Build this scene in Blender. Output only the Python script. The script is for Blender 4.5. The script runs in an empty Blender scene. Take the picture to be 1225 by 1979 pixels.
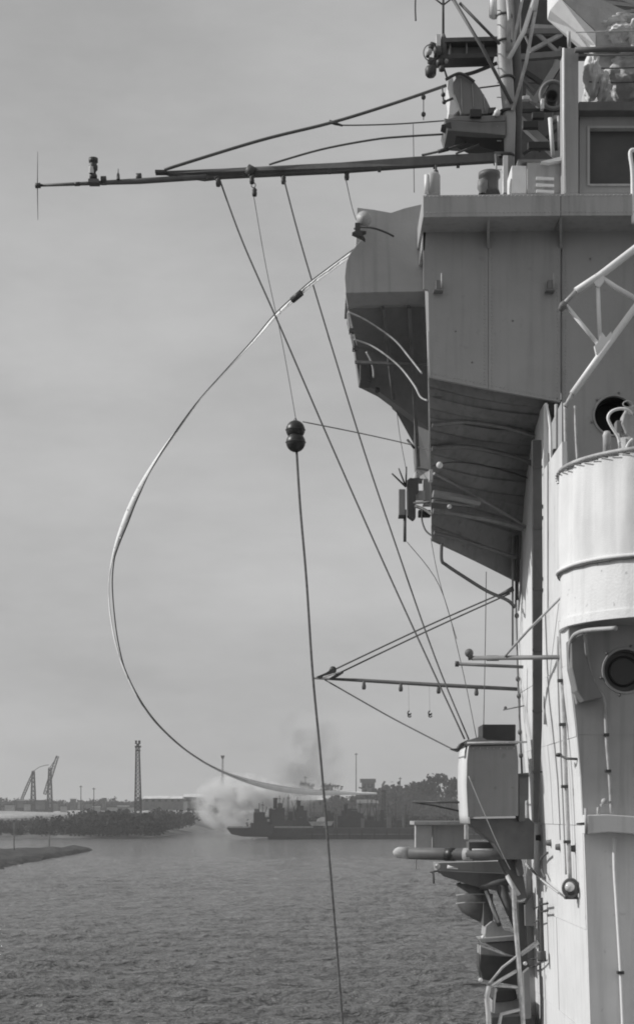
import bpy, math, random
from mathutils import Vector, noise
R = math.radians
rng = random.Random(7)
S = bpy.context.scene
COL = S.collection
F, CX, HZ, H = 3000.0, 612.5, 1575.0, 14.0       # lens scale, picture centre, horizon row, eye height

# ------------------------------------------------------------ camera, sky, sun
cam_d = bpy.data.cameras.new('camera'); cam = bpy.data.objects.new('camera', cam_d); COL.objects.link(cam)
cam.location = (0, 0, H); cam.rotation_euler = (R(90), 0, 0)
cam_d.sensor_fit = 'VERTICAL'; cam_d.sensor_height = 36.0; cam_d.lens = F / 1979 * 36
cam_d.shift_y = (HZ - 989.5) / 1979
cam_d.clip_start = 0.5; cam_d.clip_end = 20000
S.camera = cam
SUN_AZ, SUN_EL = R(-1.5), R(33)      # sun on the seaward side, a little behind the camera plane
sd = Vector((-math.cos(SUN_AZ) * math.cos(SUN_EL), -math.sin(SUN_AZ) * math.cos(SUN_EL), math.sin(SUN_EL)))
W = bpy.data.worlds.new('World'); S.world = W; W.use_nodes = True
nt = W.node_tree; nt.nodes.clear()
out = nt.nodes.new('ShaderNodeOutputWorld'); bg = nt.nodes.new('ShaderNodeBackground'); bg.inputs[1].default_value = 0.15
sky = nt.nodes.new('ShaderNodeTexSky'); sky.sky_type = 'NISHITA'; sky.sun_disc = False
sky.sun_elevation = SUN_EL; sky.sun_rotation = R(270 - math.degrees(SUN_AZ)); sky.dust_density = 3.0; sky.air_density = 1.0
bw = nt.nodes.new('ShaderNodeRGBToBW')           # the picture is black and white
pw = nt.nodes.new('ShaderNodeMath'); pw.operation = 'POWER'; pw.inputs[1].default_value = 0.12
ml = nt.nodes.new('ShaderNodeMath'); ml.operation = 'MULTIPLY'; ml.inputs[1].default_value = 2.7
tc = nt.nodes.new('ShaderNodeTexCoord')
mp = nt.nodes.new('ShaderNodeMapping'); mp.inputs['Scale'].default_value = (2.0, 2.0, 6.0)
cn = nt.nodes.new('ShaderNodeTexNoise'); cn.inputs['Scale'].default_value = 1.6; cn.inputs['Detail'].default_value = 8; cn.inputs['Roughness'].default_value = 0.62
cr = nt.nodes.new('ShaderNodeMapRange'); cr.inputs['From Min'].default_value = 0.3; cr.inputs['From Max'].default_value = 0.7
cr.inputs['To Min'].default_value = 0.86; cr.inputs['To Max'].default_value = 1.15
m2 = nt.nodes.new('ShaderNodeMath'); m2.operation = 'MULTIPLY'
L = nt.links.new
L(sky.outputs[0], bw.inputs[0]); L(bw.outputs[0], pw.inputs[0]); L(pw.outputs[0], ml.inputs[0])
L(tc.outputs['Generated'], mp.inputs[0]); L(mp.outputs[0], cn.inputs[0]); L(cn.outputs[0], cr.inputs[0])
L(ml.outputs[0], m2.inputs[0]); L(cr.outputs[0], m2.inputs[1]); L(m2.outputs[0], bg.inputs[0]); L(bg.outputs[0], out.inputs[0])
sl = bpy.data.lights.new('sun', 'SUN'); sl.energy = 3.1; sl.angle = R(0.6); sl.color = (1.0, 0.995, 0.985)
so = bpy.data.objects.new('sun', sl); COL.objects.link(so); so.location = (-60, -20, 60)
so.rotation_euler = (-sd).to_track_quat('-Z', 'Y').to_euler()
S.view_settings.view_transform = 'Standard'; S.view_settings.look = 'None'
S.view_settings.exposure = 0; S.view_settings.gamma = 1; S.view_settings.use_curve_mapping = False
try:
    S.cycles.use_denoising = True; S.cycles.max_bounces = 6; S.cycles.volume_bounces = 2; S.cycles.volume_step_rate = 4
    S.cycles.pixel_filter_type = 'BLACKMAN_HARRIS'; S.cycles.filter_width = 1.9
except Exception: pass

# ------------------------------------------------------------ materials (greys only)
def mat(name, base, rough=0.6, var=0.15, scale=2.0, bump=0.02, streak=0.0, fine=60.0, spec=0.4, metal=0.0, wear=0.0):
    m = bpy.data.materials.new(name); m.use_nodes = True; t = m.node_tree; b = t.nodes['Principled BSDF']
    b.inputs['Roughness'].default_value = rough; b.inputs['Metallic'].default_value = metal
    b.inputs['Specular IOR Level'].default_value = spec
    c = t.nodes.new('ShaderNodeTexCoord')
    n = t.nodes.new('ShaderNodeTexNoise'); n.inputs['Scale'].default_value = scale; n.inputs['Detail'].default_value = 8; n.inputs['Roughness'].default_value = 0.65
    t.links.new(c.outputs['Object'], n.inputs[0])
    r = t.nodes.new('ShaderNodeMapRange'); r.inputs[1].default_value = 0.3; r.inputs[2].default_value = 0.7
    r.inputs[3].default_value = base * (1 - var); r.inputs[4].default_value = base * (1 + var)
    t.links.new(n.outputs[0], r.inputs[0]); val = r.outputs[0]
    if streak:
        mpn = t.nodes.new('ShaderNodeMapping'); mpn.inputs['Scale'].default_value = (9, 9, 0.6)
        t.links.new(c.outputs['Object'], mpn.inputs[0])
        n2 = t.nodes.new('ShaderNodeTexNoise'); n2.inputs['Scale'].default_value = 1.5; n2.inputs['Detail'].default_value = 6
        t.links.new(mpn.outputs[0], n2.inputs[0])
        r2 = t.nodes.new('ShaderNodeMapRange'); r2.inputs[1].default_value = 0.5; r2.inputs[2].default_value = 0.72; r2.inputs[3].default_value = 1; r2.inputs[4].default_value = 1 - streak
        t.links.new(n2.outputs[0], r2.inputs[0])
        mm = t.nodes.new('ShaderNodeMath'); mm.operation = 'MULTIPLY'; t.links.new(val, mm.inputs[0]); t.links.new(r2.outputs[0], mm.inputs[1]); val = mm.outputs[0]
    if wear:
        n3 = t.nodes.new('ShaderNodeTexNoise'); n3.inputs['Scale'].default_value = 11; n3.inputs['Detail'].default_value = 5
        t.links.new(c.outputs['Object'], n3.inputs[0])
        r3 = t.nodes.new('ShaderNodeMapRange'); r3.inputs[1].default_value = 0.66; r3.inputs[2].default_value = 0.7; r3.inputs[3].default_value = 0; r3.inputs[4].default_value = wear
        t.links.new(n3.outputs[0], r3.inputs[0])
        ad = t.nodes.new('ShaderNodeMath'); ad.operation = 'SUBTRACT'; ad.use_clamp = True; t.links.new(val, ad.inputs[0]); t.links.new(r3.outputs[0], ad.inputs[1]); val = ad.outputs[0]
    cmb = t.nodes.new('ShaderNodeCombineColor')
    for i in range(3): t.links.new(val, cmb.inputs[i])
    t.links.new(cmb.outputs[0], b.inputs['Base Color'])
    if bump:
        n4 = t.nodes.new('ShaderNodeTexNoise'); n4.inputs['Scale'].default_value = fine; n4.inputs['Detail'].default_value = 4
        t.links.new(c.outputs['Object'], n4.inputs[0])
        bp = t.nodes.new('ShaderNodeBump'); bp.inputs['Strength'].default_value = 0.5; bp.inputs['Distance'].default_value = bump
        ad2 = t.nodes.new('ShaderNodeMath'); ad2.operation = 'ADD'
        n5 = t.nodes.new('ShaderNodeTexNoise'); n5.inputs['Scale'].default_value = 1.6; n5.inputs['Detail'].default_value = 2
        mu5 = t.nodes.new('ShaderNodeMath'); mu5.operation = 'MULTIPLY'; mu5.inputs[1].default_value = 4.0
        t.links.new(c.outputs['Object'], n5.inputs[0]); t.links.new(n5.outputs[0], mu5.inputs[0])
        t.links.new(n4.outputs[0], ad2.inputs[0]); t.links.new(mu5.outputs[0], ad2.inputs[1])
        t.links.new(ad2.outputs[0], bp.inputs['Height']); t.links.new(bp.outputs[0], b.inputs['Normal'])
    return m
M = dict(
    grey=mat('ship_grey_paint', 0.38, 0.55, 0.10, 1.1, 0.006, 0.12, 45, wear=0.03),
    grey_lt=mat('light_grey_paint', 0.44, 0.5, 0.11, 1.3, 0.006, 0.2, 45),
    grey2=mat('box_grey_paint', 0.23, 0.5, 0.10, 1.6, 0.004, 0.12, 45, wear=0.04),
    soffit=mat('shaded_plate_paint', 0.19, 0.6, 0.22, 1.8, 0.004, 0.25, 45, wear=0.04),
    tubw=mat('tub_white_paint', 0.8, 0.5, 0.08, 2.0, 0.006, 0.14, 45, wear=0.3),
    worn=mat('worn_white_paint', 0.5, 0.6, 0.4, 9.0, 0.003, 0.0, 60, wear=0.2),
    rope2=mat('frayed_rope', 0.17, 0.95, 0.4, 25.0, 0.0),
    bulk=mat('pale_bulkhead_paint', 0.84, 0.5, 0.08, 1.3, 0.004, 0.12, 45, wear=0.1),
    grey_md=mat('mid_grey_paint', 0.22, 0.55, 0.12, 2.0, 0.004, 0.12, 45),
    white=mat('pale_hull_paint', 0.77, 0.5, 0.08, 1.6, 0.006, 0.14, 45, wear=0.12),
    white2=mat('white_tube_paint', 0.84, 0.45, 0.08, 6.0, 0.002, 0.0, 60),
    canvas=mat('bleached_canvas', 0.78, 0.9, 0.06, 3.0, 0.006, 0.07, 90, spec=0.1),
    canvas2=mat('grey_canvas', 0.5, 0.9, 0.15, 5.0, 0.012, 0.1, 40, spec=0.1),
    dark=mat('dark_steel', 0.07, 0.5, 0.25, 5.0, 0.003, 0.0, 50),
    dkgrey=mat('dark_grey_paint', 0.13, 0.55, 0.2, 4.0, 0.003, 0.1, 50),
    black=mat('black_paint', 0.022, 0.42, 0.3, 6.0, 0.002, 0.0, 50, spec=0.6),
    hole=mat('unlit_interior', 0.02, 0.8, 0.3, 3.0, 0.0),
    rope=mat('weathered_rope', 0.11, 0.9, 0.3, 30.0, 0.0),
    wire=mat('wire_rope', 0.09, 0.6, 0.25, 30.0, 0.0),
    cloth=mat('pennant_cloth', 0.8, 0.9, 0.08, 3.0, 0.0, spec=0.1),
    pipe=mat('worn_pipe_paint', 0.45, 0.5, 0.35, 7.0, 0.002, 0.0, 60),
    glass=mat('lamp_glass', 0.6, 0.15, 0.1, 3.0, 0.0, spec=0.7),
    window=mat('dark_window', 0.075, 0.5, 0.25, 2.0, 0.0, spec=0.5),
    soil=mat('shore_ground', 0.15, 0.95, 0.6, 0.03, 0.0, spec=0.1),
    spit=mat('spit_rubble', 0.07, 0.95, 0.5, 0.15, 0.3, 0.0, 1.5, spec=0.1),
    leaf=mat('foliage', 0.03, 0.95, 0.5, 0.12, 0.0, spec=0.1),
    conc=mat('quay_concrete', 0.06, 0.9, 0.35, 0.3, 0.0, spec=0.2),
    conc_lt=mat('pale_coping', 0.35, 0.9, 0.35, 0.4, 0.0, spec=0.2),
    roof=mat('pale_roof', 0.62, 0.8, 0.25, 0.2, 0.0, spec=0.2),
    farwall=mat('far_wall', 0.15, 0.9, 0.3, 0.2, 0.0, spec=0.2),
    fardark=mat('far_dark_steel', 0.04, 0.8, 0.3, 0.5, 0.0, spec=0.2),
)

# ------------------------------------------------------------ helpers
def P(px, py, d): return Vector(((px - CX) * d / F, d, H + (HZ - py) * d / F))
def rr(w, d): return w * d / F / 2                # radius of something w picture-pixels wide at distance d
class MB:
    def __init__(s): s.v = []; s.f = []; s.sm = []
    def add(s, vs, fs, smooth=False):
        o = len(s.v); s.v += [Vector(v) for v in vs]
        for f in fs: s.f.append(tuple(i + o for i in f)); s.sm.append(smooth)
        return s
    def tube(s, pts, r, n=8, caps=True, smooth=True):
        pts = [Vector(p) for p in pts]; k = len(pts)
        rs = r if isinstance(r, (list, tuple)) else [r] * k
        vs = []; prev = None
        for i, p in enumerate(pts):
            t = (pts[min(i + 1, k - 1)] - pts[max(i - 1, 0)]).normalized()
            if prev is None:
                a = Vector((0, 0, 1)) if abs(t.z) < 0.9 else Vector((1, 0, 0)); u = t.cross(a).normalized()
            else:
                u = (prev - t * prev.dot(t)).normalized()
            prev = u; w = t.cross(u)
            for j in range(n):
                an = 2 * math.pi * j / n; vs.append(p + (u * math.cos(an) + w * math.sin(an)) * rs[i])
        fs = [(i * n + j, i * n + (j + 1) % n, (i + 1) * n + (j + 1) % n, (i + 1) * n + j) for i in range(k - 1) for j in range(n)]
        s.add(vs, fs, smooth)
        if caps:
            o = len(s.v) - len(vs)
            s.f.append(tuple(o + j for j in reversed(range(n)))); s.sm.append(False)
            s.f.append(tuple(o + (k - 1) * n + j for j in range(n))); s.sm.append(False)
        return s
    def prism(s, front, off):                     # polygon extruded by the vector off
        front = [Vector(p) for p in front]; off = Vector(off); n = len(front)
        vs = front + [p + off for p in front]
        fs = [tuple(range(n)), tuple(reversed(range(n, 2 * n)))] + [(i, i + n, (i + 1) % n + n, (i + 1) % n) for i in range(n)]
        return s.add(vs, fs)
    def box(s, a, b):
        x0, y0, z0 = a; x1, y1, z1 = b
        return s.prism([(x0, y0, z0), (x1, y0, z0), (x1, y0, z1), (x0, y0, z1)], (0, y1 - y0, 0))
    def bar(s, a, b, w, h=None):                  # square section bar
        a, b = Vector(a), Vector(b); h = h or w; t = (b - a).normalized()
        up = Vector((0, 1, 0)) if abs(t.y) < 0.9 else Vector((0, 0, 1))
        u = t.cross(up).normalized() * (w / 2); v = up * (h / 2)
        v = t.cross(u).normalized() * (h / 2)
        return s.prism([a + u + v, a - u + v, a - u - v, a + u - v], b - a)
    def lathe(s, c, prof, axis=(0, 0, 1), n=20, smooth=True):   # prof: (radius, along)
        c = Vector(c); ax = Vector(axis).normalized()
        a = Vector((1, 0, 0)) if abs(ax.x) < 0.9 else Vector((0, 0, 1)); u = ax.cross(a).normalized(); w = ax.cross(u)
        vs = [c + ax * z + (u * math.cos(2 * math.pi * j / n) + w * math.sin(2 * math.pi * j / n)) * max(r, 1e-4) for r, z in prof for j in range(n)]
        k = len(prof)
        return s.add(vs, [(i * n + j, i * n + (j + 1) % n, (i + 1) * n + (j + 1) % n, (i + 1) * n + j) for i in range(k - 1) for j in range(n)], smooth)
    def ball(s, c, r, n=16, sz=1.0):
        return s.lathe(c, [(r * math.sin(math.pi * i / 10), -r * sz * math.cos(math.pi * i / 10)) for i in range(11)], n=n)
def emit(name, mb, m, parent=None, base=None, bevel=0.0):
    me = bpy.data.meshes.new(name)
    if parent is not None:
        q = parent; base = Vector((0, 0, 0))
        while q is not None: base = base + Vector(q.location); q = q.parent
    elif base is None:
        base = Vector((sum(v.x for v in mb.v) / len(mb.v), sum(v.y for v in mb.v) / len(mb.v), min(v.z for v in mb.v)))
    else: base = Vector(base)
    me.from_pydata([tuple(v - base) for v in mb.v], [], mb.f); me.update()
    me.polygons.foreach_set('use_smooth', mb.sm)
    import bmesh
    bm = bmesh.new(); bm.from_mesh(me); bmesh.ops.recalc_face_normals(bm, faces=bm.faces); bm.to_mesh(me); bm.free()
    me.materials.append(m)
    o = bpy.data.objects.new(name, me); COL.objects.link(o)
    if parent is not None: o.parent = parent
    else: o.location = base
    if bevel:
        md = o.modifiers.new('edge', 'BEVEL'); md.width = bevel; md.segments = 2; md.limit_method = 'ANGLE'; md.angle_limit = R(40)
    return o
def tag(o, label, cat, group=None):
    o['label'] = label; o['category'] = cat
    if group: o['group'] = group
    return o
def thing(name, label, cat, base, group=None):
    o = bpy.data.objects.new(name, None); COL.objects.link(o); o.location = base; o.empty_display_size = 0.2
    return tag(o, label, cat, group)
def kind(o, k): o['kind'] = k; return o
def part(name, m, parent, fn, bevel=0.0):
    b = MB(); fn(b); return emit(name, b, m, parent, bevel=bevel)
def copy_tree(o, parent=None, delta=(0, 0, 0)):
    c = o.copy(); COL.objects.link(c); c.parent = parent
    if parent is None: c.location = Vector(o.location) + Vector(delta)
    for ch in [x for x in bpy.data.objects if x.parent == o]: copy_tree(ch, c)
    return c
def PP(pts, d=None): return [P(*p) if d is None else P(p[0], p[1], d) for p in pts]
def pbox(b, x0, y0, x1, y1, d0, dd):              # box whose near face spans these picture pixels at distance d0, dd metres deep
    return b.prism(PP([(x0, y1), (x1, y1), (x1, y0), (x0, y0)], d0), (0, dd, 0))
def poly(b, pts, d, dd): return b.prism(PP(pts, d), (0, dd, 0))
def ptube(b, pts, w, n=8, caps=True):             # pts (px,py,d), w in picture pixels
    ws = w if isinstance(w, (list, tuple)) else [w] * len(pts)
    return b.tube(PP(pts), [rr(ws[i], pts[i][2]) for i in range(len(pts))], n, caps)
def smooth_path(pts, k=6):
    out = []; n = len(pts)
    for i in range(n - 1):
        p0, p1, p2, p3 = pts[max(i - 1, 0)], pts[i], pts[i + 1], pts[min(i + 2, n - 1)]
        for j in range(k):
            t = j / k
            out.append(tuple(0.5 * (2 * p1[c] + (p2[c] - p0[c]) * t + (2 * p0[c] - 5 * p1[c] + 4 * p2[c] - p3[c]) * t * t + (3 * p1[c] - p0[c] - 3 * p2[c] + p3[c]) * t ** 3) for c in range(len(p1))))
    out.append(tuple(pts[-1])); return out
def wire(name, pts, w, label, cat='rope', m='wire', group=None, k=6):
    b = MB(); ptube(b, smooth_path(pts, k), w, 6); return tag(emit(name, b, M[m]), label, cat, group)

# ------------------------------------------------------------ water, land
def water():
    # choppy near patch in real relief, flat sheet beyond and around
    import numpy as np
    b = MB(); vs = []; nx, ny = 360, 400
    for j in range(ny + 1):
        py = 2060 + (1642 - 2060) * (j / ny) ** .92; d = H * F / (py - HZ); fade = min(1, (ny - j) / 40)
        for i in range(nx + 1):
            x = (-0.30 + 0.50 * i / nx) * d
            wp = 1 + .9 * noise.noise(Vector((x * .02, d * .011, 5))); z = 0.30 * noise.noise(Vector((x * .12 + 9, d * .20, 0))) + 0.26 * (0.5 - abs(noise.noise(Vector((x * .32 + d * .1, d * .60, 4))))) + 0.13 * (0.45 - abs(noise.noise(Vector((x * .8 - d * .15, d * 1.5, 8)))))
            vs.append((x, d, (z - .17) * 1.6 * wp * fade + .004))
    k = nx + 1
    b.add(vs, [(j * k + i, j * k + i + 1, (j + 1) * k + i + 1, (j + 1) * k + i) for j in range(ny) for i in range(nx)], True)
    xs = [-6000, -2000, -600, -200, 0, 200, 600, 2000, 6000]; ys = [-300, 0, 60, 120, 240, 620, 626, 900, 2000, 5800]
    vs = [(x, y, 0 if y > 623 else -.8) for y in ys for x in xs]; n = len(xs)
    b.add(vs, [(j * n + i, j * n + i + 1, (j + 1) * n + i + 1, (j + 1) * n + i) for j in range(len(ys) - 1) for i in range(n - 1)])
    m = bpy.data.materials.new('harbour_water'); m.use_nodes = True; t = m.node_tree; p = t.nodes['Principled BSDF']
    p.inputs['Base Color'].default_value = (0.15, 0.15, 0.15, 1); p.inputs['Roughness'].default_value = 0.13; p.inputs['IOR'].default_value = 1.33
    c = t.nodes.new('ShaderNodeTexCoord'); hs = []
    for sc, sx, sy, dist, det in ((1.5, 0.55, 1.0, 0.8, 5), (0.3, 0.6, 1.0, 3.0, 4)):
        mpn = t.nodes.new('ShaderNodeMapping'); mpn.inputs['Scale'].default_value = (sx, sy, 1); mpn.inputs['Rotation'].default_value = (0, 0, R(14))
        n1 = t.nodes.new('ShaderNodeTexNoise'); n1.inputs['Scale'].default_value = sc; n1.inputs['Detail'].default_value = det; n1.inputs['Roughness'].default_value = 0.6; n1.inputs['Distortion'].default_value = 0.6
        t.links.new(c.outputs['Object'], mpn.inputs[0]); t.links.new(mpn.outputs[0], n1.inputs[0])
        bp = t.nodes.new('ShaderNodeBump'); bp.inputs['Strength'].default_value = 1.0; bp.inputs['Distance'].default_value = dist
        t.links.new(n1.outputs[0], bp.inputs['Height'])
        if hs: t.links.new(hs[-1].outputs[0], bp.inputs['Normal'])
        hs.append(bp)
    t.links.new(hs[-1].outputs[0], p.inputs['Normal'])
    o = emit('water', b, m, base=(0, 0, 0)); kind(o, 'structure')
water()

def grid_land(name, xf, y0, y1, nx, ny, hf, m):
    """xf(t) gives (x0,x1) of the row at fraction t; hf height."""
    b = MB(); vs = []
    for j in range(ny + 1):
        t = j / ny; y = y0 + (y1 - y0) * t; x0, x1 = xf(t)
        for i in range(nx + 1):
            s = i / nx; x = x0 + (x1 - x0) * s
            edge = min(1, min(s, 1 - s) * nx / 2.0, t * ny / 1.5)
            vs.append((x, y, -0.6 + edge * (0.6 + hf(x, y))))
    n = nx + 1
    b.add(vs, [(j * n + i, j * n + i + 1, (j + 1) * n + i + 1, (j + 1) * n + i) for j in range(ny) for i in range(nx)], True)
    o = emit(name, b, m, base=(0, 0, 0)); return kind(o, 'structure')
def hn(x, y, s): return noise.noise(Vector((x * s, y * s, 3.3)))
grid_land('far_shore', lambda t: (-2600, -93 - 8 * min(t * 2, 1)), 896, 4800, 90, 44,
          lambda x, y: 1.6 + 3.2 * max(0, hn(x, y, 0.01) + .35) + min(12.5, (y - 896) / 55), M['soil'])
grid_land('far_headland', lambda t: (-48 - 40 * t, 2600), 905, 4800, 80, 40,
          lambda x, y: 2.2 + 2.5 * max(0, hn(x, y, 0.012) + .3) + min(9, (y - 905) / 330), M['soil'])
# low spit, nearer, running in from the side
def spit():
    b = MB(); vs = []; n = 46; rows = 8
    for i in range(n + 1):
        t = i / n; px = -420 + 602 * t
        yf = 1680 + (1643 - 1680) * max(0, px) / 182 if px > 0 else 1680 - px * 0.10
        df = H * F / (yf - HZ); db = H * F / (1641 - HZ)
        db = max(db, df + 1)
        xf = (px - CX) / F
        for j in range(rows + 1):
            u = j / rows; d = df + (db - df) * u
            x = xf * d + 2.5 * hn(px * 0.05, u * 3, 1.0) * (1 if i < n else 0)
            z = -0.3 if j in (0, rows) or i == n else 1.0 + 1.1 * max(0, hn(x, d, 0.11)) + 0.5 * hn(x, d, 0.4)
            if px > 95 and px < 150 and 2 < j < 7: z += 1.3 * max(0, hn(x, d, 0.2) + .3)
            vs.append((x, d, z))
    k = rows + 1
    b.add(vs, [(i * k + j, (i + 1) * k + j, (i + 1) * k + j + 1, i * k + j + 1) for i in range(n) for j in range(rows)], True)
    kind(emit('gravel_spit', b, M['spit'], base=(0, 0, 0)), 'structure')
spit()

def clump(b, c, r, rz, n=26, leaf=0.8):
    """an uneven mass of leafy faces in an ellipsoid, with a rough inner body"""
    c = Vector(c)
    for _ in range(n):
        while True:
            q = Vector((rng.uniform(-1, 1), rng.uniform(-1, 1), rng.uniform(-.8, 1)))
            if 0.25 < q.length < 1: break
        q = Vector((q.x * r, q.y * r, q.z * rz)) + c
        a = Vector((rng.gauss(0, 1), rng.gauss(0, 1), rng.gauss(0, 1))).normalized(); u = a.orthogonal().normalized(); w = a.cross(u)
        s = leaf * rng.uniform(.6, 1.5)
        b.add([q + u * s, q + w * s * .8, q - u * s * .9, q - w * s], [(0, 1, 2, 3)])
def veg_mass(name, spots, m=M['leaf']):
    b = MB()
    for (px, d, hgt, base) in spots:
        x = (px - CX) * d / F
        for _ in range(3):
            clump(b, (x + rng.uniform(-3, 3), d + rng.uniform(-3, 3), base + hgt * rng.uniform(.35, .65)), hgt * rng.uniform(.45, .8), hgt * .5, 38, hgt * .095)
    return kind(emit(name, b, m, base=(0, 0, 0)), 'stuff')
def top_of(py, d): return H + (HZ - py) * d / F
sp = []
for _ in range(900):                               # dark scrub of the near left shore
    px = rng.uniform(-60, 470) if rng.random() < .6 else rng.uniform(150, 440)
    d = rng.uniform(903, 1250)
    if (px - CX) * d / F > -97: continue
    hmax = 5 + 6.5 * min(1, max(0, (px - 40) / 150))
    h_ = rng.uniform(3, hmax) * (.65 + 1.1 * abs(hn(px, d, .06))) ; sp.append((px, d, h_, 1.5 + (d - 896) / 70))
veg_mass('shore_scrub', sp)
sp = []
for _ in range(650):                               # hazier wood behind
    px = rng.uniform(-40, 430); d = rng.uniform(1900, 2500); sp.append((px, d, rng.uniform(9, 16), 12 + rng.uniform(0, 9)))
veg_mass('far_wood', sp)
sp = []
for _ in range(420):                               # planted ground behind the quay
    px = rng.uniform(500, 905); d = rng.uniform(930, 1400); sp.append((px, d, rng.uniform(5, 10), 2.5 + (d - 905) / 200))
for _ in range(380):
    px = rng.uniform(560, 905); d = rng.uniform(1500, 2000)
    t_ = 15 if px < 700 else 21 + 7 * math.sin((px - 700) / 50)
    sp.append((px, d, rng.uniform(.5, 1) * t_, 9 + rng.uniform(0, 12)))
veg_mass('quayside_wood', sp)
def tree(px, d, ptop, pbase, w, label):
    zb, zt = top_of(pbase, d), top_of(ptop, d); x = (px - CX) * d / F; hh = zt - zb
    t = thing('broadleaf_tree', label, 'tree', (x, d, zb), 'trees on the far bank')
    b = MB(); b.tube([(x, d, zb - 1), (x + .3, d, zb + hh * .4), (x, d, zb + hh * .75)], [hh * .04, hh * .025, hh * .01], 6)
    for k in range(5):
        a = rng.uniform(0, 6.28); b.tube([(x, d, zb + hh * (.3 + .08 * k)), (x + math.cos(a) * hh * .25, d + math.sin(a) * hh * .25, zb + hh * (.55 + .08 * k))], [hh * .015, hh * .005], 5)
    emit('trunk', b, M['fardark'], t)
    b = MB(); ww = w * d / F / 2
    for k in range(16):
        a = rng.uniform(0, 6.28); q = rng.random()
        clump(b, (x + math.cos(a) * ww * .75 * q ** .5, d + math.sin(a) * ww * .7 * q ** .5, zb + hh * rng.uniform(.4, .9)), ww * .42, hh * .16, 34, hh * .045)
    emit('crown', b, M['leaf'], t)
tree(590, 1500, 1511, 1545, 36, 'dark spreading tree behind the thick rope hanging past the quay')
tree(640, 1550, 1514, 1545, 44, 'low round tree between the thick rope and the block house')
tree(835, 1350, 1494, 1560, 60, 'tall broad tree on the far bank just above the twin wooden poles')
tree(872, 1300, 1503, 1560, 46, 'tree on the far bank standing against the bright edge of the steel box')
tree(795, 1500, 1512, 1560, 40, 'smaller tree on the far bank beside the quay lamp mast')

# quay, barge and what stands on it
def farbox(name, m, parent, px0, py0, px1, py1, d, dd): return part(name, m, parent, lambda b: pbox(b, px0, py0, px1, py1, d, dd))
q = thing('quay_wall', 'long dark quay wall with pale coping across the water', 'quay', P(700, 1622, 894))
farbox('wall_face', M['conc'], q, 518, 1600, 1400, 1625, 894, 14)
farbox('coping', M['farwall'], q, 519, 1611.5, 1400, 1613, 893.4, 0.6)
farbox('coping', M['conc_lt'], q, 524, 1597.5, 605, 1599.8, 893.8, 8)
for k in range(26):
    farbox('fender', M['fardark'], q, 530 + k * 24, 1603, 532.5 + k * 24, 1622, 892.6, 0.75)
bg_ = thing('barge', 'dark flat barge with upswept bow moored at the end of the quay', 'barge', P(480, 1616, 880))
part('hull', M['fardark'], bg_, lambda b: poly(b, [(438, 1600), (447, 1612), (470, 1617), (590, 1619), (590, 1603), (520, 1600)], 884, 8))
part('deck_edge', M['conc_lt'], bg_, lambda b: poly(b, [(440, 1597.2), (440, 1599.4), (520, 1599.2), (521, 1596.8)], 883.7, 8.3))
tg = thing('tugboat', 'black tugboat with tall wheelhouse lying behind the barge bow', 'boat', P(502, 1612, 878))
part('hull', M['fardark'], tg, lambda b: poly(b, [(484, 1590), (487, 1616), (526, 1616), (530, 1596), (515, 1593)], 876, 6))
part('wheelhouse', M['fardark'], tg, lambda b: pbox(b, 490, 1570, 512, 1592, 877.5, 3.5))
part('funnel', M['fardark'], tg, lambda b: b.lathe(P(523, 1594, 880), [(0, 0), (1.0, 0), (.9, 8.5), (1.1, 8.6), (1.1, 9.2), (0, 9.2)], n=12))
part('window', M['conc_lt'], tg, lambda b: pbox(b, 516.5, 1583, 521, 1588, 876.9, .4))
part('mast', M['fardark'], tg, lambda b: ptube(b, [(501, 1570, 880), (501, 1552, 880)], 1.5, 5))
def farship(label, px0, px1, top, d, fun):
    t = thing('harbour_vessel', label, 'boat', P((px0 + px1) / 2, 1600, d), 'dark vessels moored along the quay')
    part('hull', M['fardark'], t, lambda b: poly(b, [(px0, 1585), (px0 + 5, 1602), (px1 - 3, 1602), (px1, 1587)], d, 7))
    w = px1 - px0
    part('deckhouse', M['fardark'], t, lambda b: pbox(b, px0 + w * .2, top + 16, px0 + w * .62, 1587, d + 1, 5))
    part('wheelhouse', M['fardark'], t, lambda b: pbox(b, px0 + w * .3, top + 7, px0 + w * .5, top + 16.2, d + 1.5, 3))
    part('funnel', M['fardark'], t, lambda b: b.lathe(P(fun, top + 18, d + 3), [(0, 0), (1.2, 0), (1.1, 18 * d / F), (1.35, 18 * d / F + .1), (1.35, 18 * d / F + .9), (0, 18 * d / F + 1)], n=12))
    part('mast', M['fardark'], t, lambda b: ptube(b, [(px0 + w * .75, 1588, d + 2), (px0 + w * .75, top - 6, d + 2)], [1.6, .8], 5))
ORD = 'first second third fourth fifth sixth seventh eighth ninth tenth eleventh twelfth thirteenth fourteenth fifteenth sixteenth seventeenth eighteenth nineteenth twentieth'.split()
def ordinal(k):
    if k < 20: return ORD[k]
    return ('twenty-', 'thirty-')[(k + 1) // 10 - 2] + ORD[(k + 1) % 10 - 1] if (k + 1) % 10 else ('twentieth', 'thirtieth')[(k + 1) // 10 - 2]
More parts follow.
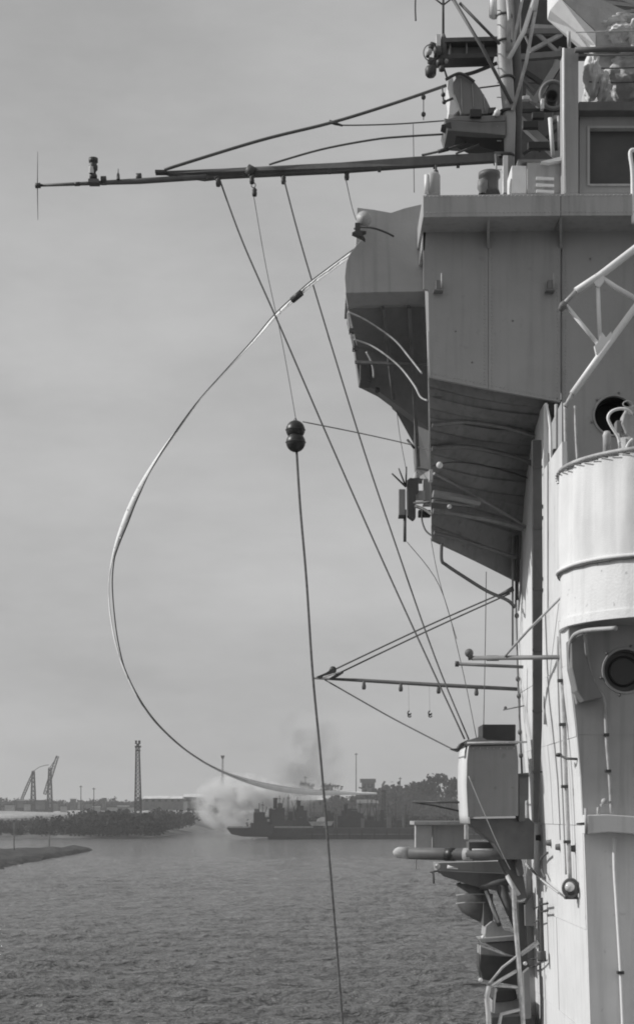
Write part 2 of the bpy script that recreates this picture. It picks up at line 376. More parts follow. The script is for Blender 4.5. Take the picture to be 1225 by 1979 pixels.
def clutter():
    for k in range(34):
        px = 496 + k * 8.6 + rng.uniform(-3, 3); d = rng.uniform(903, 930); w = rng.uniform(4, 13); tp = rng.uniform(1562, 1588)
        t = thing('deck_cargo', ('dark ' if k % 3 else 'grey ') + ('narrow' if w < 7 else 'broad') + ' housing, %s along the far quay counting from the tugboat' % ordinal(k), 'cargo', P(px, 1600, d), 'crowded gear on the far quay')
        part('housing', M['fardark' if k % 3 else 'farwall'], t, lambda b: pbox(b, px - w / 2, tp, px + w / 2, 1601, d, 3))
        part('lid', M['farwall'], t, lambda b: pbox(b, px - w / 2 - .6, tp - 1.2, px + w / 2 + .6, tp - .05, d - .3, 3.6))
    for k in range(17):
        px = 508 + k * 17 + rng.uniform(-5, 5); d = rng.uniform(899, 935); tp = rng.uniform(1532, 1562); lean = rng.uniform(-16, 16)
        t = thing('cargo_derrick', 'thin mast with slanting derrick, %s along the far quay counting from the tugboat' % ordinal(k), 'derrick', P(px, 1600, d), 'derricks on the far quay')
        part('mast', M['fardark'], t, lambda b: ptube(b, [(px, 1600, d), (px, tp, d)], [2.4, 1.2], 5))
        part('derrick', M['fardark'], t, lambda b: ptube(b, [(px, 1588, d), (px + lean, tp + rng.uniform(4, 16), d)], 1.4, 5))
        part('crosstree', M['fardark'], t, lambda b: pbox(b, px - 3, tp + 6, px + 3, tp + 7.4, d - .2, .4))
    for k in range(26):
        px = -10 + k * 16.5 + rng.uniform(-6, 6); d = rng.uniform(1500, 1850); w = rng.uniform(5, 20); h_ = rng.uniform(4, 12); b0 = rng.uniform(1552, 1572)
        t = thing('store_hut', ('dull' if k % 2 else 'pale') + (' narrow' if w < 11 else ' wide') + ' hut, %s on the far bank counting from the crane side' % ordinal(k), 'hut', P(px, b0, d), 'huts on the far bank')
        part('wall', M['farwall' if k % 2 else 'conc_lt'], t, lambda b: pbox(b, px - w / 2, b0 - h_, px + w / 2, b0 + 8, d, 8))
        part('roof', M['fardark' if k % 3 else 'roof'], t, lambda b: pbox(b, px - w / 2 - 1, b0 - h_ - 1.6, px + w / 2 + 1, b0 - h_ - .05, d - .5, 9))
clutter()
farship('dark vessel with thick funnel moored nearest the tugboat', 524, 566, 1545, 902, 532)
farship('dark vessel with low funnel moored beside the thick rope', 562, 612, 1550, 905, 577)
farship('long dark vessel moored past the thick rope, under the pennant tip', 640, 740, 1556, 908, 668)
bt = thing('motor_launch', 'small launch with white upper works lying against the quay', 'boat', P(620, 1597, 893))
part('hull', M['conc_lt'], bt, lambda b: poly(b, [(596, 1588), (602, 1596), (640, 1596), (645, 1587)], 891.5, 1.5))
part('cabin', M['roof'], bt, lambda b: poly(b, [(611, 1588), (613, 1583), (621, 1579), (628, 1579), (627, 1588)], 891.8, 1))
# sheds and roofs
def shed(label, px0, px1, pt, pb, d, rm='roof', wm='farwall', dd=18):
    t = thing('harbour_shed', label, 'building', P((px0 + px1) / 2, pb, d), 'long sheds on the far bank')
    part('wall', M[wm], t, lambda b: pbox(b, px0, pt + (pb - pt) * .45, px1, pb + 14, d, dd))
    x0, x1 = (px0 - CX) * d / F, (px1 - CX) * d / F; z0, z1 = top_of(pt + (pb - pt) * .45, d), top_of(pt, d)
    part('roof', M[rm], t, lambda b: b.add([(x0 - 1, d - .8, z0), (x1 + 1, d - .8, z0), (x1 + 1, d + dd, z0), (x0 - 1, d + dd, z0), (x0, d + dd / 2, z1), (x1, d + dd / 2, z1)],
                                          [(0, 1, 5, 4), (2, 3, 4, 5), (3, 0, 4), (1, 2, 5), (0, 3, 2, 1)]))
    n = max(2, int((px1 - px0) / 12))
    for k in range(n):
        a = px0 + (px1 - px0) * (k + .3) / n; part('window', M['fardark'], t, lambda b: pbox(b, a, pb - (pb - pt) * .42, a + (px1 - px0) / n * .4, pb - 1, d - .15, .3))
shed('long white-roofed shed on the bank behind the tall lattice tower', 278, 352, 1538, 1550, 1500)
shed('pale-roofed shed half hidden by the drifting smoke', 355, 400, 1534, 1548, 1750)
shed('white-roofed shed where the pennant crosses the bank', 505, 560, 1530, 1552, 1250)
shed('white-roofed shed stepping down just behind the thick rope', 563, 625, 1538, 1556, 1230)
shed('grey shed between the lamp mast and the block house', 690, 730, 1545, 1562, 1300, 'farwall')
bh = thing('block_house', 'flat-topped block house standing above the trees on the far bank', 'building', P(711, 1530, 1700))
farbox('wall', M['farwall'], bh, 699, 1511, 724, 1560, 1700, 12); farbox('roof', M['farwall'], bh, 696, 1505, 726, 1512, 1698, 16)
for k in range(3): farbox('window', M['fardark'], bh, 703 + 7 * k, 1515, 706.5 + 7 * k, 1522, 1699.7, .4)
# sandy patches
for nm, pts in (('sandbank', [(-40, 1500, 85, 9), (95, 1420, 60, 8), (330, 1700, 50, 8), (160, 1800, 40, 8)]),):
    b = MB()
    for px, d, rx, zz in pts:
        b.lathe(((px - CX) * d / F, d, 3.5 + min(12.5, (d - 896) / 55)), [(rx, -2), (rx, 0), (rx * .8, 2.2), (rx * .4, 3.2), (0, 3.5)], n=18)
    kind(emit(nm, b, M['conc_lt'], base=(0, 0, 0)), 'structure')

# lattice tower and masts
def lattice(b, base, top, w0, w1, n, r, legs=4):
    base, top = Vector(base), Vector(top); lv = []
    for i in range(n + 1):
        t = i / n; c = base.lerp(top, t); w = (w0 + (w1 - w0) * t) / 2
        lv.append([c + Vector((sx * w, sy * w, 0)) for sx, sy in ((-1, -1), (1, -1), (1, 1), (-1, 1))])
    for k in range(4): b.tube([l[k] for l in lv], r * 1.5, 4)
    for i in range(n):
        for k in range(4):
            b.tube([lv[i][k], lv[i + 1][(k + 1) % 4]], r, 3); b.tube([lv[i + 1][k], lv[i + 1][(k + 1) % 4]], r, 3)
            b.tube([lv[i][(k + 1) % 4], lv[i + 1][k]], r, 3)
t = thing('lattice_tower', 'tall slim lattice tower with a lamp platform rising from the far scrub', 'tower', P(267, 1592, 1100))
part('frame', M['fardark'], t, lambda b: lattice(b, P(267.5, 1600, 1100), P(266.5, 1444, 1100), 5.0, 2.4, 20, .19))
part('platform', M['fardark'], t, lambda b: pbox(b, 261, 1441, 272, 1444.5, 1098, 4))
part('lamp_rack', M['fardark'], t, lambda b: (pbox(b, 261.5, 1431, 265, 1438, 1099, 2), pbox(b, 267.5, 1431, 271.5, 1438, 1099, 2), pbox(b, 264, 1437, 269, 1441, 1099, 2)))
part('platform', M['fardark'], t, lambda b: pbox(b, 262.5, 1449, 271, 1451, 1098, 4))
t = thing('lamp_mast', 'small far mast with a flat head just above the pennant curve', 'mast', P(430, 1505, 2400))
part('pole', M['fardark'], t, lambda b: lattice(b, P(430.5, 1530, 2400), P(430.5, 1464, 2400), 3.0, 1.6, 10, .18))
part('head', M['fardark'], t, lambda b: poly(b, [(426.5, 1460), (434.5, 1460), (432.5, 1466), (428.5, 1466)], 2399, 3))
t = thing('lamp_mast', 'slim lattice mast on the quay between the sheds and the tall trees', 'mast', P(741, 1590, 1000))
part('pole', M['fardark'], t, lambda b: lattice(b, P(741, 1600, 1000), P(741, 1530, 1000), 2.4, 2.0, 10, .14))
part('head', M['fardark'], t, lambda b: pbox(b, 736.5, 1527, 745.5, 1531, 999, 3))
for (px, pt, lb) in ((157, 1518, 'thin pole above the scrub between the cranes and the tower'), (182, 1522, 'thin short pole next to the lattice tower, on the cranes side'), (590, 1500, 'thin pole among the vessels, near the thick rope'),
                     (688, 1455, 'tall thin pole beside the block house'), (773, 1502, 'thin pole rising from the low trees'), (862, 1497, 'thin pole with crossarm in the tall trees')):
    b = MB(); d = 1300; ptube(b, [(px, 1590, d), (px, pt, d)], [2.2, 1.4], 5); pbox(b, px - 3, pt + 2, px + 3, pt + 3.2, d - .3, .6)
    tag(emit('signal_pole', b, M['fardark']), lb, 'pole', 'thin poles on the far bank')
# cranes
def crane(label, foot, tip, back, d, jibw):
    t = thing('harbour_crane', label, 'crane', P(foot[0], 1560, d), 'cranes on the far shore')
    part('jib', M['fardark'], t, lambda b: lattice_bar(b, P(foot[0], foot[1], d), P(tip[0], tip[1], d), jibw, 14, .22))
    part('mast', M['fardark'], t, lambda b: lattice(b, P(back[0], 1575, d), P(back[0], back[1], d), 6, 2.5, 10, .3))
    part('stay', M['fardark'], t, lambda b: ptube(b, [(back[0], back[1], d), (tip[0], tip[1], d)], 1.2, 4))
    part('cab', M['fardark'], t, lambda b: pbox(b, foot[0] - 6, 1548, foot[0] + 7, 1565, d - 3, 8))
def lattice_bar(b, a, c, w, n, r):
    a, c = Vector(a), Vector(c); ax = (c - a).normalized(); u = ax.cross(Vector((0, 1, 0))).normalized() * w / 2; v = Vector((0, 1, 0)) * w / 2
    lv = []
    for i in range(n + 1):
        p = a.lerp(c, i / n); s = 1 - .6 * abs(i / n - .45)
        lv.append([p + u * s + v * s, p - u * s + v * s, p - u * s - v * s, p + u * s - v * s])
    for k in range(4): b.tube([l[k] for l in lv], r * 1.4, 4)
    for i in range(n):
        for k in range(4): b.tube([lv[i][k], lv[i + 1][(k + 1) % 4]], r, 3); b.tube([lv[i][k], lv[i][(k + 1) % 4]], r, 3)
crane('far harbour crane with its jib leaning onto an upright mast', (38, 1556), (66, 1490), (65, 1491), 1700, 2.6)
crane('far harbour crane with the higher, steeper jib', (87, 1535), (112, 1461), (97, 1484), 1720, 3.8)
b = MB(); ptube(b, smooth_path([(66, 1490, 1700), (78, 1482, 1705), (95, 1478, 1712)], 4), 1.1, 4)
tag(emit('crane_cable', b, M['fardark']), 'slack cable strung between the two far cranes', 'cable')
for px, p0, p1, lb in ((28, 1585, 1650, 'thin marker pile at the near end of the low spit'), (96, 1606, 1643, 'thin marker pile standing behind the spit rubble')):
    b = MB(); d = H * F / (p1 - HZ); ptube(b, [(px, p1 + 2, d), (px, p0, d)], 2.2, 6); pbox(b, px - 3, p0, px + 3, p0 + 3, d - .3, .6)
    tag(emit('marker_pile', b, M['farwall']), lb, 'pile', 'marker piles by the spit')

# ------------------------------------------------------------ ship: hull side and bulkheads
D1, D2 = 14.8, 18.6
ship = thing('ship_superstructure', 'grey and white warship superstructure rising out of the picture with bulkheads and hull side', 'ship', (2.6, 15, 0))
prof = [(1140, 1990), (1136, 1860), (1131, 1700), (1127, 1600), (1122, 1500), (1113, 1400), (1105, 1330), (1100, 1260), (1096, 1150)]
XZ = [(P(a, c, D1).x, P(a, c, D1).z) for a, c in prof]
XZ = [(XZ[0][0] + .06, -0.5)] + [(XZ[0][0] + .04, 5.0)] + XZ
def sidex(z):
    for (x0, z0), (x1, z1) in zip(XZ, XZ[1:]):
        if z0 <= z <= z1: return x0 + (x1 - x0) * (z - z0) / (z1 - z0)
    return XZ[-1][0]
# side plates, seams left between them
def side_plates():
    zs = [-0.5, 5.0, 11.9, 12.9, 13.9, 14.75, 15.45, P(0, 1150, D1).z]
    ds = [D1 + .052, D1 + 1.9, D2]
    allz = sorted(set(zs + [z for _, z in XZ]))
    for i in range(len(zs) - 1):
        zz = [z for z in allz if zs[i] <= z <= zs[i + 1]]
        for j in range(len(ds) - 1):
            b = MB(); g = 0.0025; pts = []
            for z in zz:
                z_ = min(max(z, zs[i] + g), zs[i + 1] - g); pts.append((sidex(z), z_))
            off = 0.004 * ((i + j) % 2)
            f = [(x - off, ds[j] + (g if j else 0), z) for x, z in pts]; r_ = [(x - off, ds[j + 1] - g, z) for x, z in pts]
            fb = [(x + .03, y, z) for x, y, z in f]; rb = [(x + .03, y, z) for x, y, z in r_]
            n = len(f); vs = f + r_ + fb + rb; fs = []
            for k in range(n - 1): fs += [(k, k + 1, n + k + 1, n + k), (2 * n + k, 3 * n + k, 3 * n + k + 1, 2 * n + k + 1), (k, 2 * n + k, 2 * n + k + 1, k + 1), (n + k, n + k + 1, 3 * n + k + 1, 3 * n + k)]
            fs += [(0, n, 3 * n, 2 * n), (n - 1, 3 * n - 1, 4 * n - 1, 2 * n - 1)]
            b.add(vs, fs); emit('side_plate', b, M['white'], ship)
side_plates()
part('upper_side_plate', M['white'], ship, lambda b: b.box((2.41, 16.53, P(0, 1148, D1).z + .003), (2.46, D2, P(0, 780, 16.5).z)))
part('upper_side_plate', M['white'], ship, lambda b: b.box((2.412, 15.3, P(0, 1148, D1).z + .003), (2.46, 16.526, P(0, 885, 16).z)))
# far end bulkhead hidden behind the side, closes the block
part('end_bulkhead', M['grey'], ship, lambda b: b.box((2.5, D2 - .08, 8), (7, D2 - .02, P(0, 790, 16.5).z)))
def wall_hole(b, px0, py0, px1, py1, cxp, cyp, rp, d, thick=0.02, n=32):
    A, B = P(px0, py0, d), P(px1, py1, d); c = P(cxp, cyp, d); r = rp * d / F; s = r * 1.25
    ring = []; sq = []
    for k in range(n):
        an = 2 * math.pi * (k + .5) / n; ca, sa = math.cos(an), math.sin(an)
        ring.append((c.x + r * ca, d, c.z + r * sa)); q_ = s / max(abs(ca), abs(sa)); sq.append((c.x + q_ * ca, d, c.z + q_ * sa))
    b.add(ring + sq, [(k, (k + 1) % n, n + (k + 1) % n, n + k) for k in range(n)])
    # corner fillers between the sampled square and the exact one
    for sx in (-1, 1):
        for sz in (-1, 1):
            cand = sorted(sq, key=lambda v: (v[0] - c.x - sx * s) ** 2 + (v[2] - c.z - sz * s) ** 2)[:2]
            b.add([(c.x + sx * s, d, c.z + sz * s), cand[0], cand[1]], [(0, 1, 2)])
    def rect(x0, z0, x1, z1):
        if x1 > x0 and z1 > z0: b.add([(x0, d, z0), (x1, d, z0), (x1, d, z1), (x0, d, z1)], [(0, 1, 2, 3)])
    rect(A.x, B.z, c.x - s, A.z); rect(c.x + s, B.z, B.x, A.z); rect(c.x - s, B.z, c.x + s, c.z - s); rect(c.x - s, c.z + s, c.x + s, A.z)
    return c, r
def bulk_with_port(px0, py0, px1, py1, cxp, cyp, rp, d, m):
    b = MB(); c, r = wall_hole(b, px0, py0, px1, py1, cxp, cyp, rp, d)
    w = emit('bulkhead', b, m, ship)
    dm, dep = (M['hole'], .3) if cyp < 1000 else (M['dkgrey'], .10)
    part('porthole', dm, w, lambda q: q.lathe(c, [(r, 0), (r * .985, dep * .5), (r * .9, dep * .5), (r * .88, dep), (0, dep)], axis=(0, 1, 0), n=32, smooth=False))
    part('porthole_rim', m, w, lambda q: q.lathe(c, [(r * .96, .02), (r * .98, -.02), (r * 1.07, -.02), (r * 1.1, .0)], axis=(0, 1, 0), n=32, smooth=False))
    if cyp > 1000: part('port_glass', M['window'], w, lambda q: q.lathe(c + Vector((0, dep - .015, 0)), [(0, 0), (r * .6, 0), (r * .66, -.02), (r * .72, .0)], axis=(0, 1, 0), n=28, smooth=False))
    for k in range(6):
        a = k * math.pi / 3 + .3; part('dog_bolt', M['grey_md'], w, lambda q: q.lathe(c + Vector((math.cos(a) * r * 1.16, -.0, math.sin(a) * r * 1.16)), [(0, -.02), (.012, -.018), (.014, .0)], axis=(0, 1, 0), n=8))
bulk_with_port(1140, 1150, 1900, 1420, 1207, 1296, 42, D1, M['grey_lt'])
def strip(b):
    zt, zm = P(0, 1150, D1).z, P(0, 1420, D1).z; x1 = P(1140, 0, D1).x
    zz = sorted([z for _, z in XZ if zm < z < zt] + [zm, zt])
    b.prism([(sidex(z) + .001, D1, z) for z in zz] + [(x1 - .001, D1, zt), (x1 - .001, D1, zm)], (0, .04, 0))
part('bulkhead_corner', M['grey_lt'], ship, strip)
def lowb(b):
    zm = P(0, 1596, D1).z; zz = [z for _, z in XZ if z < zm] + [zm]
    b.prism([(sidex(z) + .001, D1, z) for z in zz] + [(6.9, D1, zm), (6.9, D1, zz[0])], (0, .05, 0))
part('lower_bulkhead', M['bulk'], ship, lowb)
def midb(b):
    zm, z0 = P(0, 1420.5, D1).z, P(0, 1595.5, D1).z; zz = [z0] + [z for _, z in XZ if z0 < z < zm] + [zm]
    b.prism([(sidex(z) + .001, D1, z) for z in zz] + [(6.9, D1, zm), (6.9, D1, z0)], (0, .05, 0))
part('middle_bulkhead', M['grey_lt'], ship, midb)
bulk_with_port(1085, 419, 1900, 960, 1185, 803, 38, 16.52, M['grey'])
# tub deck behind the canvas so nothing is open
part('tub_deck', M['grey_md'], ship, lambda b: b.box((2.42, D1 + .05, P(0, 1120, 14.9).z - .05), (6.5, 16.6, P(0, 1120, 14.9).z)))
# bridge front plates: seams left as gaps
def front_plate(nm, pts, d=16.5, dd=.05, m='grey', bev=0): return part(nm, M[m], ship, lambda b: poly(b, pts, d, dd), bev)
front_plate('bridge_plate', [(818, 419), (942.4, 419), (942.4, 751.6), (830, 729), (827, 560), (818, 558)])
front_plate('bridge_plate', [(943.2, 419), (1082.6, 419), (1082.6, 777), (943.2, 751.8)])
# the block behind the front
part('bridge_block', M['grey'], ship, lambda b: b.prism(PP([(821, 421), (1200, 421), (1200, 740), (900, 740), (833, 727)], 16.56), (0, .4, 0)))
# upper band, proud
front_plate('fascia_band', [(817, 377), (1082.5, 374), (1082.5, 417), (817, 420)], 16.08, .95, 'grey_lt', .006)
front_plate('fascia_band', [(1083.3, 374), (1900, 372), (1900, 414), (1083.3, 417)], 16.082, .95, 'grey_lt', .006)
part('wing_screen_edge', M['grey_lt'], ship, lambda b: poly(b, [(818, 421), (815, 482), (820, 484), (824, 421)], 16.5, .7))
for x in (943, 1083):
    part('bracket', M['grey'], ship, lambda b: b.prism([P(x - 2.5, 418, 16.12), P(x - 2.5, 480, 16.49), P(x - 2.5, 418, 16.49)], (.028, 0, 0)))
for x in (847, 1063):
    f = part('cleat', M['grey_md'], ship, lambda b: (pbox(b, x - 5, 541, x + 5, 558, 16.44, .06), pbox(b, x - 9, 558.5, x + 9, 561.5, 16.4, .1)), .003)
    part('pin', M['pipe'], f, lambda b: ptube(b, [(x + 6, 528, 16.43), (x + 6, 556, 16.43)], 3, 8))
for (x, y) in ((862, 423), (1140, 500), (912, 700), (990, 620), (880, 640)):
    part('rivet_head', M['grey_md'], ship, lambda b: b.ball(P(x, y, 16.5), rr(4, 16.5), 8))
# seam bead down the front
part('seam_bead', M['grey_md'], ship, lambda b: ptube(b, [(1084.5, 483, 16.49), (1084.5, 585, 16.49)], 2, 6))
part('seam_bead', M['grey_md'], ship, lambda b: ptube(b, [(1084.5, 610, 16.49), (1084.5, 775, 16.49)], 2, 6))

def rivet_row(name, a, b_, n, m):
    q = MB(); a, b_ = Vector(a), Vector(b_)
    for k in range(n):
        c = a.lerp(b_, k / (n - 1)); q.lathe(c, [(0, -.006), (.006, -.004), (.009, 0)], axis=(0, 1, 0), n=6)
    kind(emit(name, q, M[m], ship), 'stuff')
rivet_row('rivet_row', P(936, 425, 16.499), P(936, 742, 16.499), 44, 'grey'); rivet_row('rivet_row', P(950, 425, 16.499), P(950, 745, 16.499), 44, 'grey')
rivet_row('rivet_row', P(1076, 425, 16.499), P(1076, 770, 16.499), 48, 'grey'); rivet_row('rivet_row', P(1092, 425, 16.519), P(1092, 775, 16.519), 48, 'grey')
rivet_row('rivet_row', P(834, 722, 16.499), P(1076, 770, 16.499), 34, 'grey'); rivet_row('rivet_row', P(822, 380, 16.079), P(1225, 377, 16.079), 52, 'grey_lt')
rivet_row('rivet_row', P(824, 411, 16.079), P(1225, 409, 16.079), 52, 'grey_lt'); 
# underside below the bridge front: strakes stepping in and down
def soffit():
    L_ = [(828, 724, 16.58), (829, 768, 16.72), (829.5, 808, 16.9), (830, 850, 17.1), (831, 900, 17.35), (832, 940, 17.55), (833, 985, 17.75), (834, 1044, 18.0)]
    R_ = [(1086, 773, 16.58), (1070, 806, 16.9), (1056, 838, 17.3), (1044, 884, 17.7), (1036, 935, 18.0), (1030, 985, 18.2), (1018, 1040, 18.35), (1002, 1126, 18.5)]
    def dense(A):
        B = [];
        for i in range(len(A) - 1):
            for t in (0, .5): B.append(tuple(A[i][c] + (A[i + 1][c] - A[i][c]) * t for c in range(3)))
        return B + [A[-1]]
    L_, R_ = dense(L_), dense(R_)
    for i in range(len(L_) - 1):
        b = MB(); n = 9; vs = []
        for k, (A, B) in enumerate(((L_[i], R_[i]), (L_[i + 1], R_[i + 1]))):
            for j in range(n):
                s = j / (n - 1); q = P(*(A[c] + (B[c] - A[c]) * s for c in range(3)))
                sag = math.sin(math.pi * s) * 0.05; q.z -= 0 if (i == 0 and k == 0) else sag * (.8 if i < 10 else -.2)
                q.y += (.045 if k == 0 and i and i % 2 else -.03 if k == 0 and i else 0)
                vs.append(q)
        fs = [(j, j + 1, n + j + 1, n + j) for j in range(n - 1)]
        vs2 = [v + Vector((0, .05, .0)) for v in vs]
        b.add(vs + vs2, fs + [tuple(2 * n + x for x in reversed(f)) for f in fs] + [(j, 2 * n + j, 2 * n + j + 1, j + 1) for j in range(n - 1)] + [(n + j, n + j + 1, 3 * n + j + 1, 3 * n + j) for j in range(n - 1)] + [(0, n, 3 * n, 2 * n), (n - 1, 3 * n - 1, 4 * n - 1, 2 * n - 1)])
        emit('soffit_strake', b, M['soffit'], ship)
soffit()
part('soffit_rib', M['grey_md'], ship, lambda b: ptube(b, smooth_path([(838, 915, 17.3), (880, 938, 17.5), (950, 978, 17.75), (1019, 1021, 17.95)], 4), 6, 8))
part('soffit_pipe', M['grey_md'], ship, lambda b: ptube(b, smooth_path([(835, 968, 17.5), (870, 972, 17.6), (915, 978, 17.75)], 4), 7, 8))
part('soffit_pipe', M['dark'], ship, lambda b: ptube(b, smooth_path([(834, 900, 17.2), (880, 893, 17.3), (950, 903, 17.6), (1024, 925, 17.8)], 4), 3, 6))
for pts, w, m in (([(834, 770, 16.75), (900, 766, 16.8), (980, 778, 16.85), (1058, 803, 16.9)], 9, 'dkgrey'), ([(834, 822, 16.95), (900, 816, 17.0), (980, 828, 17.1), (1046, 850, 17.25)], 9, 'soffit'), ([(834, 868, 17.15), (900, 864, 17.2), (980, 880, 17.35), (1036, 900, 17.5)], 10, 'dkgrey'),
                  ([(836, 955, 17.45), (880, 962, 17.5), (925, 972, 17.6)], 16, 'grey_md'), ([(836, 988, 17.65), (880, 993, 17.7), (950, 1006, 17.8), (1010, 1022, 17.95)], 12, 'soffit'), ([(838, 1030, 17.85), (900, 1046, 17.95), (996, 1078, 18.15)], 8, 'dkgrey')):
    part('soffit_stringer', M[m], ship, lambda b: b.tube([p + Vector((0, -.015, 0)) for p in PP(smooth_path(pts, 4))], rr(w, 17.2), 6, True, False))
part('edge_strip', M['grey_lt'], ship, lambda b: ptube(b, [(826.5, 640, 16.5), (827.5, 725, 16.5), (829, 800, 16.8), (830, 905, 17.1)], 3, 6))
part('corner_bracket', M['pipe'], ship, lambda b: pbox(b, 829, 907, 836, 928, 17.0, .12), .004)
part('gland', M['roof'], ship, lambda b: b.ball(P(849, 899, 17.1), rr(13, 17.1), 12))
part('gland', M['pipe'], ship, lambda b: b.ball(P(868, 979, 17.4), rr(9, 17.4), 12))
for x, w, y0, y1, m in ((998, 7, 1035, 1160, 'dark'), (990, 4, 1038, 1250, 'grey_md')):
    part('drain_pipe', M[m], ship, lambda b: ptube(b, [(x, y0, 18.2), (x, y1, 18.3)], w, 8))
part('gusset_plate', M['grey_lt'], ship, lambda b: poly(b, [(1026, 930), (1029, 930), (1029, 1080), (1012, 1100), (1003, 1180), (1000, 1180), (1008, 1075), (1024, 1040)], 18.3, .03))

# ---------------- outer bridge wing, further forward
wing = thing('bridge_wing', 'grey bridge wing screen with curved pipes under its dark overhang', 'bridge wing', P(750, 905, 17.5))
def wingscreen(b):
    poly(b, [(690, 401), (722, 405), (755, 411), (782, 402), (812, 395), (824, 395), (824, 563), (668, 566), (666, 535), (669, 507), (676, 490), (690, 472), (702, 460), (689, 452)], 17, .9)
part('screen_plate', M['grey_lt'], wing, wingscreen, .004)
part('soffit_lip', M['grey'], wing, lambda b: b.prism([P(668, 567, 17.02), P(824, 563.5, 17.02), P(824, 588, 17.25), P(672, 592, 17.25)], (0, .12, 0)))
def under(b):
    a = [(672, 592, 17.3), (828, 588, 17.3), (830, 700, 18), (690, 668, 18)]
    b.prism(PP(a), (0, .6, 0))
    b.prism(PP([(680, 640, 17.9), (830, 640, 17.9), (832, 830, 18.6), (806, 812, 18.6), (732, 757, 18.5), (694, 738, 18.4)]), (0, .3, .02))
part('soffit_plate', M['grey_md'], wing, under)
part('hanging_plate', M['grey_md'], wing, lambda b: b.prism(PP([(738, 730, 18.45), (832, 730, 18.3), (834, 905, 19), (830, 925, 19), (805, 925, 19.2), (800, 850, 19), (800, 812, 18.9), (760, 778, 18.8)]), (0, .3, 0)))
part('bright_edge', M['white'], wing, lambda b: ptube(b, [(671, 605, 17.3), (677, 640, 17.5), (684, 680, 17.7)], [2, 5, 2], 6))
for pts in ([(672, 603, 17.05), (700, 615, 17.05), (735, 637, 17.05), (765, 660, 17), (790, 690, 16.9), (815, 722, 16.7)],
            [(683, 656, 17.4), (715, 667, 17.4), (745, 686, 17.3), (775, 712, 17.2), (800, 745, 17), (812, 767, 16.8), (825, 774, 16.6)]):
    part('curved_pipe', M['pipe'], wing, lambda b: ptube(b, smooth_path(pts, 6), [3.5] * (6 * (len(pts) - 1) + 1), 8))
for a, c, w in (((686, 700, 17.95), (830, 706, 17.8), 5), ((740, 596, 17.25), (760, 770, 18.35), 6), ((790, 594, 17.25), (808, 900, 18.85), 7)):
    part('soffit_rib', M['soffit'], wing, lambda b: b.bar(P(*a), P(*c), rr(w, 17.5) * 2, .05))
for y in (634, 668): part('edge_lug', M['dkgrey'], wing, lambda b: pbox(b, 668 + (y - 600) * .19, y, 678 + (y - 600) * .19, y + 7, 17.25 + (y - 600) * .006, .1))
part('end_box', M['dkgrey'], wing, lambda b: pbox(b, 695, 690, 716, 737, 18.2, .3), .01)
part('boss', M['dark'], wing, lambda b: b.ball(P(729, 754, 18.3), rr(11, 18.3), 10))
part('stiffener', M['grey_lt'], wing, lambda b: ptube(b, smooth_path([(708, 680, 18), (716, 695, 18), (721, 712, 18), (722, 730, 18)], 4), 5, 6))
# searchlight with shield on the wing tip
t = thing('signal_lamp', 'round pale signal lamp clamped on the tip of the wing screen', 'lamp', P(700, 440, 16.8))
part('lamp_head', M['grey_lt'], t, lambda b: b.lathe(P(704, 425, 16.85), [(0, -.06), (.05, -.055), (.075, -.02), (.08, .04), (.07, .07), (0, .08)], axis=(-.3, -1, .1), n=20))
part('lamp_bracket', M['dark'], t, lambda b: ptube(b, smooth_path([(684, 442, 16.8), (700, 439, 16.75), (722, 441, 16.7), (745, 449, 16.7), (761, 457, 16.7)], 4), 4, 6))
part('clamp', M['dark'], t, lambda b: (poly(b, [(680, 449), (700, 458), (706, 462), (699, 450), (708, 446), (690, 444)], 16.7, .1), pbox(b, 686, 430, 696, 444, 16.75, .08)), .003)

# ------------------------------------------------------------ gun tub
TC, TR = Vector((3.46, 15.0, 0)), 1.10
zr, zb_, zc_, zd_ = P(0, 912, 15).z, P(0, 1110, 15).z, P(0, 1200, 15).z, P(0, 1216, 15).z
tub = thing('gun_tub', 'round white gun tub with laced canvas screen on the hull side', 'gun tub', (TC.x, TC.y, zd_))
def arc_surface(b, rf, z0, z1, nz=10, n=160, a0=0, a1=2 * math.pi, thick=.012):
    vs = []
    for s in (0, 1):
        for j in range(nz + 1):
            z = z0 + (z1 - z0) * j / nz
            for i in range(n + 1):
                a = a0 + (a1 - a0) * i / n; r = rf(a, z) - thick * s; vs.append((TC.x + r * math.cos(a), TC.y + r * math.sin(a), z))
    k = n + 1; m_ = (nz + 1) * k; fs = []
    for s in (0, 1):
        for j in range(nz):
            for i in range(n): fs.append(tuple(s * m_ + q for q in (j * k + i, j * k + i + 1, (j + 1) * k + i + 1, (j + 1) * k + i)))
    b.add(vs, fs, True)
    for j in (0, nz):
        cv_ = [vs[j * k + i] for i in range(k)] + [vs[m_ + j * k + i] for i in range(k)]
        b.add(cv_, [(i, k + i, k + i + 1, i + 1) for i in range(n)])
def cloth_r(a, z):
    t_ = (z - zb_) / (zr - zb_); f = noise.noise(Vector((a * 5.5, z * .35, 1))) * .035 + abs(noise.noise(Vector((a * 13, z * .8, 7)))) * .008
    s_ = abs(((a * 4.0 / math.pi + .12) % 1) - .5)
    return TR + .012 + f * (.55 + .45 * math.sin(math.pi * t_)) - .018 * math.exp(-(s_ / .04) ** 2)
part('canvas_screen', M['canvas'], tub, lambda b: arc_surface(b, cloth_r, zb_ + .02, zr - .03, 14, 300))
part('rim_rail', M['pipe'], tub, lambda b: b.tube([(TC.x + 1.12 * math.cos(a), TC.y + 1.12 * math.sin(a), zr) for a in [2 * math.pi * i / 80 for i in range(81)]], .022, 8, False))
